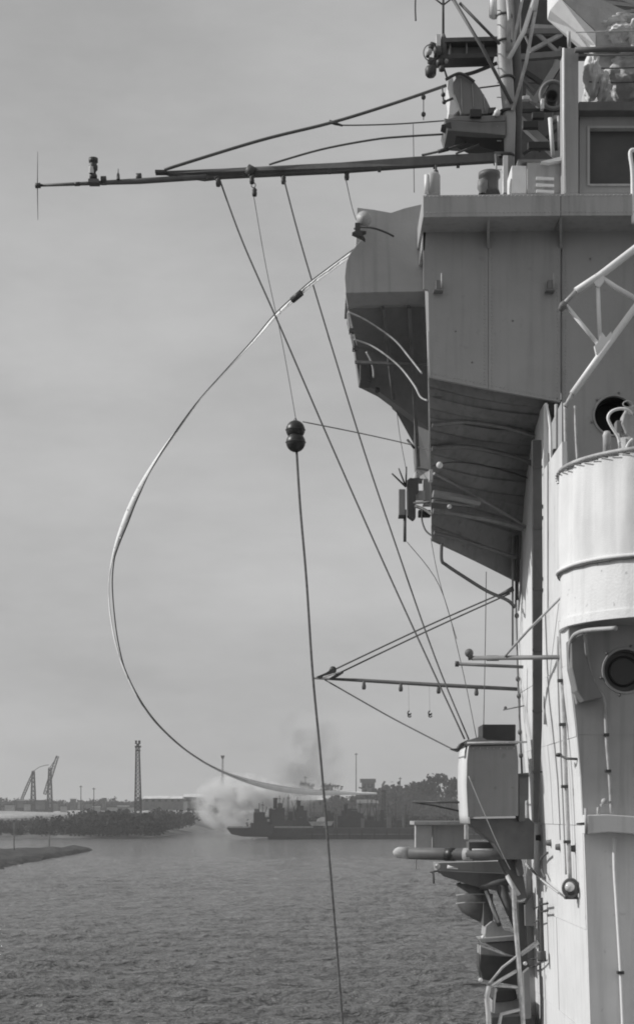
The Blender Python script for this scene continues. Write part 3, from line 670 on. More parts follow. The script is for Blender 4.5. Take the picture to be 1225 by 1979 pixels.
def lace(b):
    for i in range(64):
        a = 2 * math.pi * i / 64; c0 = Vector((TC.x + 1.145 * math.cos(a), TC.y + 1.145 * math.sin(a), zr + .015)); a2 = a + .10
        b.tube([c0 + Vector((0, 0, -.03)), (TC.x + 1.14 * math.cos(a2), TC.y + 1.14 * math.sin(a2), zr - .045)], .006, 4)
kind(part('lacing', M['rope'], tub, lace), 'stuff')
part('hem_roll', M['canvas'], tub, lambda b: b.tube([(TC.x + (1.125 + .004 * math.sin(a * 11)) * math.cos(a), TC.y + 1.125 * math.sin(a), zb_ + .03 + .003 * math.sin(a * 7)) for a in [2 * math.pi * i / 120 for i in range(121)]], .018, 8, False))
part('hem_rope', M['rope'], tub, lambda b: b.tube([(TC.x + 1.125 * math.cos(a), TC.y + 1.125 * math.sin(a), zb_ + .004 + .003 * math.sin(a * 24)) for a in [2 * math.pi * i / 160 for i in range(161)]], .008, 6, False))
part('steel_shell', M['tubw'], tub, lambda b: arc_surface(b, lambda a, z: TR, zc_ + .0, zb_ + .02, 3, 120, thick=.03))
part('lip_band', M['tubw'], tub, lambda b: arc_surface(b, lambda a, z: TR + .012, zd_ - .0, zc_, 2, 120, thick=.05))
part('tub_floor', M['grey'], tub, lambda b: b.lathe((TC.x, TC.y, zd_ + .01), [(0, 0), (TR - .03, 0), (TR - .03, .04), (0, .04)], n=64))
part('knee_bracket', M['grey_md'], tub, lambda b: b.prism(PP([(1102, 1235), (1128, 1222), (1133, 1270), (1148, 1318), (1166, 1348), (1128, 1356), (1114, 1335), (1104, 1290)], 14.5), (0, .28, 0)), .01)
part('knee_bracket', M['grey_lt'], tub, lambda b: ptube(b, smooth_path([(1190, 1214, 14.0), (1125, 1220, 14.3), (1104, 1236, 14.5), (1100, 1268, 14.6), (1108, 1320, 14.7), (1116, 1362, 14.75)], 6), 9, 8))

# gun inside the tub
g = thing('deck_gun', 'light gun with looped shoulder rest standing behind the canvas screen', 'gun', P(1205, 900, 14.9))
part('shoulder_rest', M['white2'], g, lambda b: ptube(b, smooth_path([(1197, 856, 14.75), (1192, 842, 14.75), (1180, 823, 14.75), (1174, 808, 14.75), (1180, 796, 14.75), (1196, 790, 14.75), (1212, 792, 14.75), (1220, 800, 14.8)], 5), 6, 8))
part('cradle', M['grey_lt'], g, lambda b: poly(b, [(1204, 800), (1212, 786), (1222, 782), (1240, 784), (1246, 846), (1222, 850), (1208, 838), (1200, 818)], 14.8, .16), .015)
part('breech', M['grey_md'], g, lambda b: pbox(b, 1190, 812, 1203, 836, 14.82, .12), .01)
part('pedestal', M['grey_lt'], g, lambda b: b.lathe(P(1213, 1060, 14.9), [(.16, 0), (.12, .1), (.085, .8), (.1, 1.05), (0, 1.06)], n=16))
part('leg', M['white2'], g, lambda b: ptube(b, [(1198, 870, 14.8), (1193, 838, 14.8)], 6, 8))
part('barrel', M['dkgrey'], g, lambda b: ptube(b, [(1228, 805, 14.9), (1262, 700, 15.6), (1285, 640, 16.0)], [8, 7, 6], 10))
part('handle', M['white2'], g, lambda b: ptube(b, smooth_path([(1222, 848, 14.78), (1214, 856, 14.78), (1210, 866, 14.78), (1216, 874, 14.78)], 4), 5, 8))
part('sight_ring', M['pipe'], g, lambda b: b.tube([P(1212 + 9 * math.cos(a), 781 + 6 * math.sin(a), 14.75) for a in [2 * math.pi * i / 20 for i in range(21)]], .006, 6, False))
b = MB(); b.lathe(P(1172, 905, 15.2), [(0, 0), (.04, 0), (.04, .3), (.045, .32), (.03, .36), (0, .37)], n=14)
tag(emit('ready_use_canister', b, M['pipe'], bevel=0), 'stubby pale canister behind the canvas rim beside the gun', 'canister')

# ------------------------------------------------------------ jib truss (white tubes) in front of the bridge
j = thing('boom_truss', 'white triangulated tube boom crossing in front of the grey bridge plating', 'boom', P(1095, 785, 15.6))
J = 15.6
def jt(n, pts, w, m='white2', **k): part(n, M[m], j, lambda b: ptube(b, [(x, y, J if len(q) == 2 else q[2]) for q in pts for x, y in [q[:2]]], w, 10))
jt('chord', [(1112, 563), (1158, 533), (1240, 470), (1420, 335)], 15)
jt('chord_end', [(1087, 590), (1113, 562)], 9, 'pipe')
jt('brace', [(1093, 590), (1130, 635), (1160, 672)], 8)
jt('brace', [(1154, 540), (1156, 600), (1159, 670)], 8)
jt('brace', [(1160, 536), (1190, 556), (1232, 580)], 10)
jt('chord', [(1105, 762), (1160, 685), (1228, 592), (1300, 505)], 14)
jt('chord_end', [(1092, 786), (1106, 760)], 9, 'pipe')
part('gusset', M['white2'], j, lambda b: poly(b, [(1145, 540), (1150, 530), (1166, 530), (1166, 545), (1158, 555), (1150, 552)], J - .03, .05))
part('gusset', M['white2'], j, lambda b: poly(b, [(1148, 668), (1156, 660), (1163, 642), (1170, 652), (1180, 640), (1182, 650), (1168, 680), (1152, 685)], J - .03, .05))
part('hinge', M['grey_md'], j, lambda b: b.lathe(P(1086, 592, J), [(0, -.06), (.035, -.06), (.035, .06), (0, .06)], axis=(0, 1, 0), n=14))

# ------------------------------------------------------------ pipes on the hull side
def pipe(label, pts, w, m='pipe', clips=(), group='pipes running up the hull side', name='riser_pipe', k=4):
    t = thing(name, label, 'pipe', P(*pts[0]), group)
    part('tube', M[m], t, lambda b: ptube(b, smooth_path(pts, k), w, 10))
    for (x, y, d) in clips: part('clip', M['dark'], t, lambda b: pbox(b, x - w * .8, y - 3, x + w * .8, y + 3, d - rr(w, d) - .012, .06), .002)
    return t
t = thing('cable_trunk', 'wide dark cable trunk running down the white hull side', 'cable trunk', P(1037, 1592, 16.9))
part('trunk', M['dark'], t, lambda b: b.prism(PP([(1028, 850), (1046, 850), (1048, 1100), (1047, 1400), (1040, 1590), (1030, 1590), (1030, 1300)], 16.2), (0, .08, 0)), .004)
for k in range(6): part('strap', M['dark'], t, lambda b: pbox(b, 1028, 900 + k * 118, 1047.5, 904 + k * 118, 16.19, .012))
pipe('thick pipe with dark double collars next to the cable trunk', [(1054, 1400, 16.6), (1053, 1150, 16.6), (1053, 980, 16.6), (1054, 880, 16.6)], 9, 'pipe', [(1053, 978, 16.6), (1053, 1000, 16.6), (1053, 1118, 16.6), (1053, 1140, 16.6), (1053, 1260, 16.6)])
pipe('pale pipe reaching from the shaded overhang past the tub lacing', [(1056, 1300, 16.4), (1060, 1150, 16.4), (1066, 1000, 16.4), (1064, 880, 16.4), (1062, 820, 16.45), (1054, 780, 16.5)], 6, 'white2')
pipe('thin grey pipe hugging the canvas edge of the tub', [(1083, 1180, 16.2), (1076, 1080, 16.2), (1073, 1000, 16.2), (1074, 900, 16.3), (1074, 782, 16.4)], 7, 'grey_lt', [(1074, 870, 16.3), (1074, 1008, 16.2)])
pipe('short pipe standing on the tub rim below the boom end', [(1095, 905, 15.9), (1092, 850, 16.0), (1091, 780, 16.1)], 7, 'pipe')
pipe('slim pipe on the tub rim nearest the dark porthole', [(1115, 893, 15.9), (1112, 840, 16.0), (1110, 785, 16.1)], 5, 'pipe')
pipe('small capped pipe hanging beside the top of the canvas', [(1081, 960, 16.0), (1078, 905, 16.0)], 7, 'white2', [(1080, 958, 16.0)])
pipe('long jointed pipe down the near edge of the white hull side', [(1101, 1700, 15.3), (1097, 1600, 15.3), (1092, 1480, 15.3), (1088, 1350, 15.3), (1083, 1240, 15.3), (1082, 1200, 15.3)], 8, 'pipe', [(1084, 1315, 15.3), (1087, 1400, 15.3), (1091, 1520, 15.3), (1096, 1627, 15.3)])
pipe('thin pipe paired with the long jointed pipe', [(1093, 1690, 15.45), (1089, 1600, 15.45), (1084, 1480, 15.45), (1078, 1330, 15.45), (1077, 1230, 15.45)], 3.5, 'grey_lt')
pipe('white pipe bending out of the tub knee down the grey bulkhead', [(1181, 1572, 14.72), (1177, 1500, 14.72), (1172, 1440, 14.72), (1169, 1380, 14.72), (1165, 1350, 14.72), (1148, 1322, 14.7), (1137, 1290, 14.6), (1131, 1240, 14.4), (1130, 1224, 14.3)], 7, 'pipe', [(1171, 1420, 14.72), (1175, 1490, 14.72)], 'pipes on the grey bulkhead')
pipe('white pipe going down the grey bulkhead below the ledge', [(1208, 2100, 14.72), (1200, 1900, 14.72), (1192, 1760, 14.72), (1187, 1680, 14.72), (1186, 1618, 14.72)], 8, 'white2', [(1199, 1880, 14.72)], 'pipes on the grey bulkhead')
l = thing('bulkhead_lamp', 'round glass lamp in a dark guard at the foot of the long hull pipe', 'lamp', P(1102, 1735, 15.2))
part('glass_globe', M['glass'], l, lambda b: b.ball(P(1100, 1714, 15.15), rr(19, 15.15), 18))
part('guard_ring', M['dkgrey'], l, lambda b: b.tube([P(1102 + 15 * math.cos(a), 1716 + 17 * math.sin(a), 15.17) for a in [2 * math.pi * i / 28 for i in range(29)]], .014, 8, False))
part('base', M['dkgrey'], l, lambda b: b.lathe(P(1104, 1718, 15.3), [(0, -.05), (rr(34, 15.2), -.05), (rr(36, 15.2), .03), (0, .05)], axis=(0, 1, 0), n=22))
part('foot', M['dark'], l, lambda b: pbox(b, 1092, 1733, 1116, 1738, 15.2, .1))
# ledge on the grey bulkhead
l = thing('bulkhead_ledge', 'pale grey boxed ledge with small fittings across the grey bulkhead', 'ledge', P(1180, 1618, 14.5))
part('ledge_box', M['white'], l, lambda b: b.prism([P(1134, 1612, 14.5), P(1175, 1608, 14.5), P(1400, 1625, 14.5), P(1400, 1590, 14.5), P(1175, 1574, 14.5), P(1134, 1575, 14.5)], (0, .28, 0)), .008)
part('post', M['pipe'], l, lambda b: ptube(b, [(1132, 1612, 14.48), (1131, 1562, 14.48)], 6, 8))
part('post', M['pipe'], l, lambda b: ptube(b, [(1155, 1575, 14.55), (1155, 1560, 14.55)], 6, 8))
part('valve', M['grey_lt'], l, lambda b: (b.ball(P(1167, 1549, 14.6), rr(13, 14.6), 12), ptube(b, [(1160, 1556, 14.62), (1180, 1550, 14.68)], 5, 8)))
part('spigot', M['dark'], l, lambda b: ptube(b, [(1113, 1592, 14.5), (1131, 1592, 14.5)], [3, 6], 8))
# studs and hooks on the white side
def on_side(px, py):
    z = None; d = 16.0
    for _ in range(12):
        z = H + (HZ - py) * d / F; d = sidex(z) * F / (px - CX)
    return Vector((sidex(z), d, z))
for (px, py, lb) in ((1043, 1619, 'highest small boss of the row above the hull hook'), (1064, 1629, 'middle small boss of the row above the hull hook'), (1082, 1637, 'boss nearest the long jointed pipe'), (1111, 1640, 'boss at the near edge of the white side, by the long pipe')):
    c = on_side(px, py); b = MB(); b.lathe(c, [(0, -.05), (.03, -.05), (.035, -.01), (.045, .0)], axis=(1, 0, 0), n=12)
    tag(emit('hull_boss', b, M['dkgrey']), lb, 'boss', 'small bosses on the white hull side')
def side_tube(pts, r, m, name, label, cat, off=.06):
    b = MB(); q = []
    for p in pts: c = on_side(p[0], p[1]); c.x -= off; q.append(tuple(c))
    b.tube(smooth_path(q, 5), r, 8); return tag(emit(name, b, M[m]), label, cat)
side_tube([(1068, 1648), (1056, 1660), (1056, 1680), (1063, 1696)], .014, 'dkgrey', 'hull_hook', 'curved dark hook on the white side beneath the bosses', 'hook')
side_tube([(1025, 1670), (1040, 1685), (1062, 1705), (1090, 1726)], .012, 'canvas2', 'hose_line', 'pale slack line leading to the round bulkhead lamp', 'line')
s = thing('hose_rack', 'dark upright hose rack with clips on the white hull side', 'rack', on_side(1058, 1860))
def st(n, pts, r, m, off=.07, n_=8):
    q = []
    for p in pts: c = on_side(p[0], p[1]); c.x -= (p[2] if len(p) > 2 else off); q.append(tuple(c))
    part(n, M[m], s, lambda b: b.tube(smooth_path(q, 4), r, n_))
st('upright', [(1056, 1735), (1058, 1790), (1060, 1850)], .022, 'dark')
st('nozzle', [(1061, 1838), (1062, 1858)], .05, 'dark', .09)
for y in (1748, 1762): st('clip', [(1057, y), (1070, y - 2)], .012, 'dark')
st('arm', [(1057, 1750), (1044, 1756), (1037, 1768)], .009, 'dkgrey'); st('arm', [(1058, 1776), (1044, 1782), (1036, 1790)], .009, 'dkgrey')
st('hose', [(1020, 1856), (1034, 1868), (1048, 1866), (1062, 1852)], .011, 'dkgrey'); st('hose', [(1022, 1848), (1038, 1854), (1058, 1848)], .009, 'dkgrey')
c = on_side(1078, 1462)
s = thing('valve_wheel', 'dark valve handle sticking out across the white side edge', 'valve', P(1090, 1463, 15.1))
part('wheel', M['dark'], s, lambda b: b.ball(P(1079, 1459, 15.1), rr(14, 15.1), 10, .6)); part('stem', M['dark'], s, lambda b: ptube(b, [(1079, 1459, 15.1), (1094, 1466, 15.0), (1118, 1467, 14.9)], 5, 8))

# ------------------------------------------------------------ steel box on the hull side
bx = thing('sponson_box', 'grey steel box with its sunlit bulged end painted white, hung on the hull side', 'box', P(950, 1660, 17.3))
part('front_panel', M['grey2'], bx, lambda b: poly(b, [(905, 1442), (998, 1440), (1001, 1470), (1001, 1577), (904, 1579), (901, 1520), (902, 1470)], 17.3, .03), .004)
def bulge(b):
    ys = [1436, 1450, 1475, 1510, 1545, 1575, 1592]; xs = [906, 903, 901, 900, 901, 903, 905]
    a = [P(x, y, 17.31) for x, y in zip(xs, ys)]; c = [v + Vector((-.0, 1.05, 0)) for v in a]; a2 = [v + Vector((.018, 0, 0)) for v in a]; c2 = [v + Vector((.018, 0, 0)) for v in c]
    n = len(a); b.add(a + c + a2 + c2, [(i, i + 1, n + i + 1, n + i) for i in range(n - 1)] + [(2 * n + i, 3 * n + i, 3 * n + i + 1, 2 * n + i + 1) for i in range(n - 1)] + [(n + i, n + i + 1, 3 * n + i + 1, 3 * n + i) for i in range(n - 1)] + [(i, 2 * n + i, 2 * n + i + 1, i + 1) for i in range(n - 1)] + [(0, n, 3 * n, 2 * n), (n - 1, 3 * n - 1, 4 * n - 1, 2 * n - 1)], True)
part('sunlit_white_end', M['white'], bx, bulge)  # outboard end of the grey box painted white as its sunlit side
part('body', M['grey_md'], bx, lambda b: poly(b, [(909, 1444), (998, 1442), (1000, 1575), (908, 1577)], 17.34, 1.0))
part('lid', M['grey_md'], bx, lambda b: poly(b, [(897, 1436), (906, 1430), (928, 1423), (940, 1430), (1000, 1432), (1000, 1438), (905, 1440)], 17.26, 1.0))
part('lid_rail', M['pipe'], bx, lambda b: ptube(b, [(902, 1436, 17.22), (1018, 1434, 17.22)], 4, 8))
part('locker', M['black'], bx, lambda b: pbox(b, 932, 1400, 996, 1431, 17.5, .5), .006)
part('side_duct', M['dkgrey'], bx, lambda b: poly(b, [(1002, 1495), (1021, 1493), (1021, 1545), (1014, 1548), (1014, 1588), (1002, 1588)], 17.35, .3), .004)
part('duct_lip', M['dark'], bx, lambda b: pbox(b, 1001, 1497, 1022, 1501, 17.33, .33))
part('lower_casing', M['dkgrey'], bx, lambda b: poly(b, [(905, 1583), (1022, 1581), (1032, 1592), (1031, 1661), (975, 1661), (955, 1630), (912, 1598)], 17.45, .45), .006)
part('corner_clip', M['pipe'], bx, lambda b: pbox(b, 898, 1594, 905, 1622, 17.4, .1), .004)
part('top_corner', M['dark'], bx, lambda b: poly(b, [(872, 1447), (887, 1452), (900, 1436), (907, 1428), (890, 1436), (884, 1446)], 17.4, .25))
for k in range(7): part('rivet', M['grey_lt'], bx, lambda b: b.ball(P(914 + k * 13, 1446, 17.295), .009, 6))

# lower grey locker with pale post, behind the rubber boom
t = thing('deck_locker', 'grey locker with a pale mottled post jutting out above the water', 'locker', P(850, 1650, 19))
part('top_slab', M['grey_lt'], t, lambda b: pbox(b, 800, 1587, 905, 1594, 18.95, .9))
part('panel', M['grey'], t, lambda b: pbox(b, 836, 1594, 905, 1645, 19.1, .6))
part('post', M['canvas2'], t, lambda b: pbox(b, 802, 1594, 834, 1645, 19.05, .12), .01)
part('post_edge', M['pipe'], t, lambda b: ptube(b, [(803, 1594, 19.0), (804, 1680, 19.0)], 3, 6))
t = thing('twin_poles', 'pair of thin dark poles meeting at their tips against the far trees', 'poles', P(886, 1560, 18))
part('pole', M['dark'], t, lambda b: ptube(b, [(797, 1550, 18.6), (890, 1550.5, 18.2)], 4.2, 8)); part('pole', M['dark'], t, lambda b: ptube(b, [(797, 1550, 18.6), (840, 1557, 18.7), (890, 1568, 18.8)], 3.4, 8))
# fat boom
t = thing('mooring_boom', 'thick dark horizontal boom with a pale rounded tip above the water', 'boom', P(900, 1652, 17.6))
part('spar', M['dkgrey'], t, lambda b: ptube(b, [(790, 1649, 18.2), (860, 1651, 18.1), (930, 1652, 17.9), (985, 1650, 17.7)], [23, 24, 24, 22], 16))
part('tip', M['canvas2'], t, lambda b: b.tube([P(x, y, 18.25) for x, y in ((759, 1647), (762, 1647), (768, 1647.5), (790, 1649))], [rr(w, 18.25) for w in (3, 13, 21, 24)], 16))
part('band', M['black'], t, lambda b: ptube(b, [(861, 1651, 18.1), (880, 1651.5, 18.05)], 26, 16))
part('band', M['grey'], t, lambda b: ptube(b, [(896, 1651.5, 18.0), (915, 1652, 17.95)], 25.5, 16))
part('cap_strip', M['pipe'], t, lambda b: ptube(b, [(912, 1642, 17.7), (950, 1642, 17.6)], 4, 6))
part('upper_box', M['dkgrey'], t, lambda b: pbox(b, 905, 1627, 965, 1642, 17.9, .3), .006)
# bracket platform below
t = thing('accommodation_bracket', 'long tapering dark bracket with white lamps under the thick boom', 'bracket', P(900, 1720, 18.2))
part('deck_plate', M['grey'], t, lambda b: poly(b, [(842, 1668), (975, 1664), (985, 1688), (846, 1688)], 18.5, .5))
part('beam', M['dkgrey'], t, lambda b: poly(b, [(846, 1683), (915, 1686), (975, 1688), (985, 1725), (938, 1718), (900, 1708), (858, 1694)], 18.3, .2), .005)
part('lamp', M['glass'], t, lambda b: b.ball(P(845, 1674, 18.3), rr(11, 18.3), 14))
part('lamp_strip', M['white2'], t, lambda b: ptube(b, [(864, 1675, 18.25), (884, 1679, 18.25)], [7, 2], 8))
part('hook', M['dkgrey'], t, lambda b: ptube(b, [(836, 1683, 18.4), (838, 1708, 18.4)], [5, 4], 8))
part('cross_pin', M['dkgrey'], t, lambda b: ptube(b, [(830, 1685, 18.4), (848, 1683, 18.4)], 4, 8))
for (x0, y0, x1, y1, w) in ((938, 1718, 965, 1790, 9), (925, 1712, 1000, 1700, 16), (960, 1700, 1000, 1790, 20)):
    part('strut', M['dkgrey'], t, lambda b: ptube(b, [(x0, y0, 18.35), (x1, y1, 18.3)], w, 8))
part('strut', M['pipe'], t, lambda b: ptube(b, [(938, 1722, 18.1), (962, 1783, 18.1)], 6, 8))
# hanging boat stern / bowl
t = thing('hanging_boat', 'dark rounded boat stern slung under the bracket', 'boat', P(915, 1782, 18.8))
def bowl(b):
    vs = []; xs = [(882, 1712, 1740), (884, 1708, 1752), (892, 1706, 1763), (906, 1705, 1772), (922, 1706, 1780), (936, 1708, 1786)]
    n = 8
    for (x, yt, yb) in xs:
        for i in range(n + 1):
            a = math.pi * i / n; hw = .42 * min(1, (x - 876) / 30)
            yy = yt + (yb - yt) * math.sin(a) ** .8; vs.append(P(x, yy, 18.9) + Vector((0, -hw * math.cos(a), 0)))
    k = n + 1
    b.add(vs, [(i * k + j_, (i + 1) * k + j_, (i + 1) * k + j_ + 1, i * k + j_ + 1) for i in range(len(xs) - 1) for j_ in range(n)] + [tuple(range(k)), tuple((len(xs) - 1) * k + q_ for q_ in reversed(range(k)))] + [tuple([i * k for i in range(len(xs))] + [i * k + n for i in reversed(range(len(xs)))])], True)
part('hull', M['dkgrey'], t, bowl)
for y in (1729, 1745): part('strake', M['grey_lt'], t, lambda b: ptube(b, [(881, y + 1, 18.5), (900, y - 1, 18.4), (937, y - 1, 18.4)], 2.2, 6))
part('end_board', M['dkgrey'], t, lambda b: pbox(b, 934, 1728, 952, 1790, 18.45, .4))
# cluster of gear lower down
t = thing('ladder_frame', 'white tubular ladder frame standing out along the hull near the water', 'ladder', P(990, 1990, 17.9))
def lf(n, pts, w, m='worn'): part(n, M[m], t, lambda b: ptube(b, [(x, y, 17.7) for x, y in pts], w, 10))
lf('stile', [(980, 1694), (992, 1716), (994, 1770), (1001, 1850), (1004, 1900), (1010, 1975), (1012, 2040)], 9)
lf('brace', [(979, 1692), (1002, 1730)], 8); lf('rung', [(940, 1912), (970, 1892), (998, 1876)], 7)
lf('rung', [(946, 1905), (1003, 1908)], 5); lf('brace', [(943, 1903), (970, 1870), (1002, 1845), (1038, 1818)], 5, 'pipe')
lf('brace', [(1006, 1846), (1040, 1822)], 6, 'canvas2'); lf('hoop', [(944, 1905), (940, 1925), (943, 1960), (946, 2030)], 10, 'canvas2')
lf('hoop', [(957, 1910), (954, 1935), (953, 1958)], 5, 'pipe'); lf('rung', [(962, 1990), (968, 1960), (1004, 1951)], 7, 'pipe')
lf('outrigger', [(894, 1901), (938, 1903)], 4, 'dark')
part('lamp', M['glass'], t, lambda b: b.ball(P(928, 1894, 17.7), rr(9, 17.7), 12)); part('lamp', M['glass'], t, lambda b: b.ball(P(1014, 1862, 17.6), rr(8, 17.6), 12))
t = thing('davit_platform', 'dark stepped platform with grey hood behind the white ladder frame', 'platform', P(960, 1990, 18.4))
def dp(n, m, pts, d=18.4, dd=.4): part(n, M[m], t, lambda b: poly(b, pts, d, dd), .008)
dp('hood', 'grey_lt', [(936, 1808), (938, 1790), (950, 1780), (966, 1786), (974, 1798), (996, 1803), (996, 1812), (940, 1815)])
dp('slab', 'grey', [(925, 1814), (996, 1808), (996, 1818), (930, 1822)], 18.3)
dp('casing', 'dkgrey', [(938, 1823), (996, 1818), (998, 1850), (975, 1842), (952, 1830)], 18.35)
dp('back_plate', 'dark', [(928, 1845), (996, 1850), (1000, 1905), (932, 1893), (926, 1870)], 18.6)
dp('net', 'canvas2', [(927, 1828), (985, 1850), (995, 1862), (940, 1880), (926, 1866)], 18.7, .3)
dp('drum', 'black', [(950, 1930), (962, 1912), (996, 1912), (1000, 1930), (985, 1935), (955, 1938)], 18.2)
dp('bin', 'grey', [(950, 1934), (1004, 1930), (1006, 1958), (970, 1962), (950, 1958)], 18.3)
dp('lower_box', 'dark', [(950, 1966), (1032, 1962), (1034, 2080), (948, 2080)], 18.0, .5)
dp('upright', 'dark', [(1000, 1745), (1015, 1745), (1020, 1860), (1022, 1975), (1006, 1975), (1004, 1860)], 17.95, .2)
dp('upright', 'dkgrey', [(965, 1660), (1000, 1660), (1012, 1700), (1018, 1735), (1000, 1740), (985, 1700)], 17.8, .3)
dp('gear_box', 'grey_md', [(1013, 1750), (1026, 1728), (1032, 1760), (1034, 1790), (1014, 1790)], 17.9, .2)
dp('upright', 'grey_md', [(1010, 1880), (1022, 1870), (1026, 1968), (1014, 1970)], 17.85, .15)
part('fall_wire', M['wire'], t, lambda b: ptube(b, [(924, 1815, 18.3), (927, 1892, 18.3)], 2, 5)); part('knob', M['white2'], t, lambda b: b.ball(P(933, 1811, 18.2), rr(8, 18.2), 10))
dp('bollard', 'dkgrey', [(1000, 1650), (1008, 1664), (1012, 1690), (1003, 1694), (996, 1670)], 17.6, .2)

# ------------------------------------------------------------ small booms and spreaders
t = thing('signal_spreader', 'slim dark spreader spar tipped with a pulley block, jutting from the hull edge', 'spar', P(1000, 1331, 18.2))
part('spar', M['dkgrey'], t, lambda b: ptube(b, [(604, 1310.5, 19.4), (700, 1315, 19.2), (850, 1324, 18.8), (1002, 1332, 18.4)], [4, 7, 8, 7.5], 10))
for x in (703, 774, 847, 920): part('eye_block', M['dkgrey'], t, lambda b: b.lathe(P(x, 1318 + (x - 700) * .055 + 3, 19), [(0, -.075), (.022, -.07), (.028, -.04), (.02, 0), (.02, .03), (0, .03)], n=10))
blk = thing('pulley_block', 'dark pulley block and shackle at the spreader tip', 'pulley', P(640, 1305, 19.3))
part('sheave', M['dark'], blk, lambda b: b.lathe(P(643, 1295, 19.25), [(0, -.04), (.045, -.04), (.03, 0), (.045, .04), (0, .04)], axis=(0, 1, 0), n=16))
part('cheek', M['dark'], blk, lambda b: (poly(b, [(611, 1308), (630, 1300), (640, 1293), (650, 1297), (636, 1306), (618, 1311)], 19.2, .05), poly(b, [(636, 1311), (650, 1302), (662, 1297), (664, 1300), (652, 1308), (640, 1312)], 19.22, .05)))
part('cheek', M['pipe'], blk, lambda b: ptube(b, [(624, 1309, 19.18), (646, 1302, 19.18), (658, 1299, 19.18)], 3, 6))
wire('topping_lift', [(640, 1297, 19.25), (820, 1212, 18.8), (985, 1140, 18.3)], 3.2, 'upper one of the twin wires from the spreader pulley to the hull', group='twin lift wires', m='wire')
wire('topping_lift', [(655, 1301, 19.25), (820, 1222, 18.8), (985, 1147, 18.3)], 3.2, 'lower one of the twin wires from the spreader pulley to the hull', group='twin lift wires', m='wire')
b = MB(); ptube(b, [(966, 1150, 18.3), (990, 1138, 18.2)], [6, 11], 8); tag(emit('wire_clamp', b, M['dark']), 'dark clamp gathering the twin lift wires at the hull', 'clamp')
wire('guy_wire', [(628, 1314, 19.3), (740, 1378, 18.8), (800, 1410, 18.4), (880, 1451, 17.6)], 3.0, 'thin guy slanting from the spreader tip to the steel box corner')
s = thing('outrigger_boom', 'grey boom with a knobbed end pointing seaward beneath the tub', 'boom', P(1095, 1270, 15.6))
part('spar', M['grey_md'], s, lambda b: ptube(b, [(912, 1272, 16.6), (1000, 1271, 16.1), (1097, 1270, 15.3)], [9, 9, 9], 10))
part('end_fitting', M['dkgrey'], s, lambda b: (b.ball(P(906, 1262, 16.6), rr(17, 16.6), 12), ptube(b, [(906, 1258, 16.6), (910, 1275, 16.6)], 11, 8)))
part('collar', M['dark'], s, lambda b: ptube(b, [(941, 1272, 16.45), (962, 1272, 16.35)], 11, 10))
part('stay_rod', M['pipe'], s, lambda b: ptube(b, [(975, 1268, 16.2), (1020, 1218, 15.8), (1092, 1146, 15.2)], 5, 8))
s = thing('lower_boom', 'short plain dark boom just under the knobbed boom', 'boom', P(1008, 1287, 18))
part('spar', M['dkgrey'], s, lambda b: ptube(b, [(881, 1283, 18.0), (1010, 1289, 17.7)], 6.5, 10)); part('end_cap', M['dark'], s, lambda b: ptube(b, [(879, 1283, 18.0), (886, 1283.2, 18.0)], 11, 10))
wire('davit_pipe', [(853, 1050, 18.0), (853, 1082, 18.0), (862, 1092, 18.0), (895, 1114, 18.0), (940, 1142, 18.1), (980, 1160, 18.2), (994, 1174, 18.25)], 7, 'bent dark pipe running from under the overhang down to the hull', 'pipe', 'dkgrey')
b = MB(); ptube(b, [(972, 1372, 18.3), (1012, 1364, 18.1)], 2.5, 6); b.ball(P(976, 1368, 18.3), .02, 8); tag(emit('hook_arm', b, M['dkgrey']), 'tiny hooked arm on the hull edge above the black locker', 'hook')
for i, (x, y) in enumerate(((1002, 1190), (1004, 1310), (1006, 1345), (1010, 1400), (1011, 1475))):
    pass
t = thing('edge_conduit', 'thin knotted conduit running down the far edge of the white hull', 'conduit', P(1010, 1495, 18.3))
part('tube', M['grey_md'], t, lambda b: ptube(b, [(996, 1160, 18.35), (1000, 1300, 18.3), (1004, 1400, 18.3), (1008, 1495, 18.3)], 4, 8))
for (x, y) in ((998, 1190), (1000, 1312), (1002, 1345), (1004, 1415), (1006, 1460)): part('junction', M['dkgrey'], t, lambda b: b.ball(P(x, y, 18.28), rr(9, 18.28), 8, 1.2))
# two tiny shackles hanging beneath the spreader on invisible-thin cords
for x, lb in ((790, 'tiny dark shackle on a hair-thin cord below the spreader, nearer its tip'), (830, 'tiny dark shackle on a hair-thin cord below the spreader, nearer the hull')):
    b = MB(); b.tube([P(x + .6 + 3 * math.cos(a), 1378 + 4 * math.sin(a), 18.9) for a in [i * .6 for i in range(9)]], .009, 6); b.tube([P(x + 1 + 3 * math.cos(a), 1383 + 3 * math.sin(a), 18.9) for a in [i * .7 for i in range(8)]], .008, 6)
    ptube(b, [(x, 1376, 18.9), (x - 1, 1323, 18.9)], .35, 4)
    tag(emit('shackle', b, M['black']), lb, 'shackle', 'shackles below the spreader')

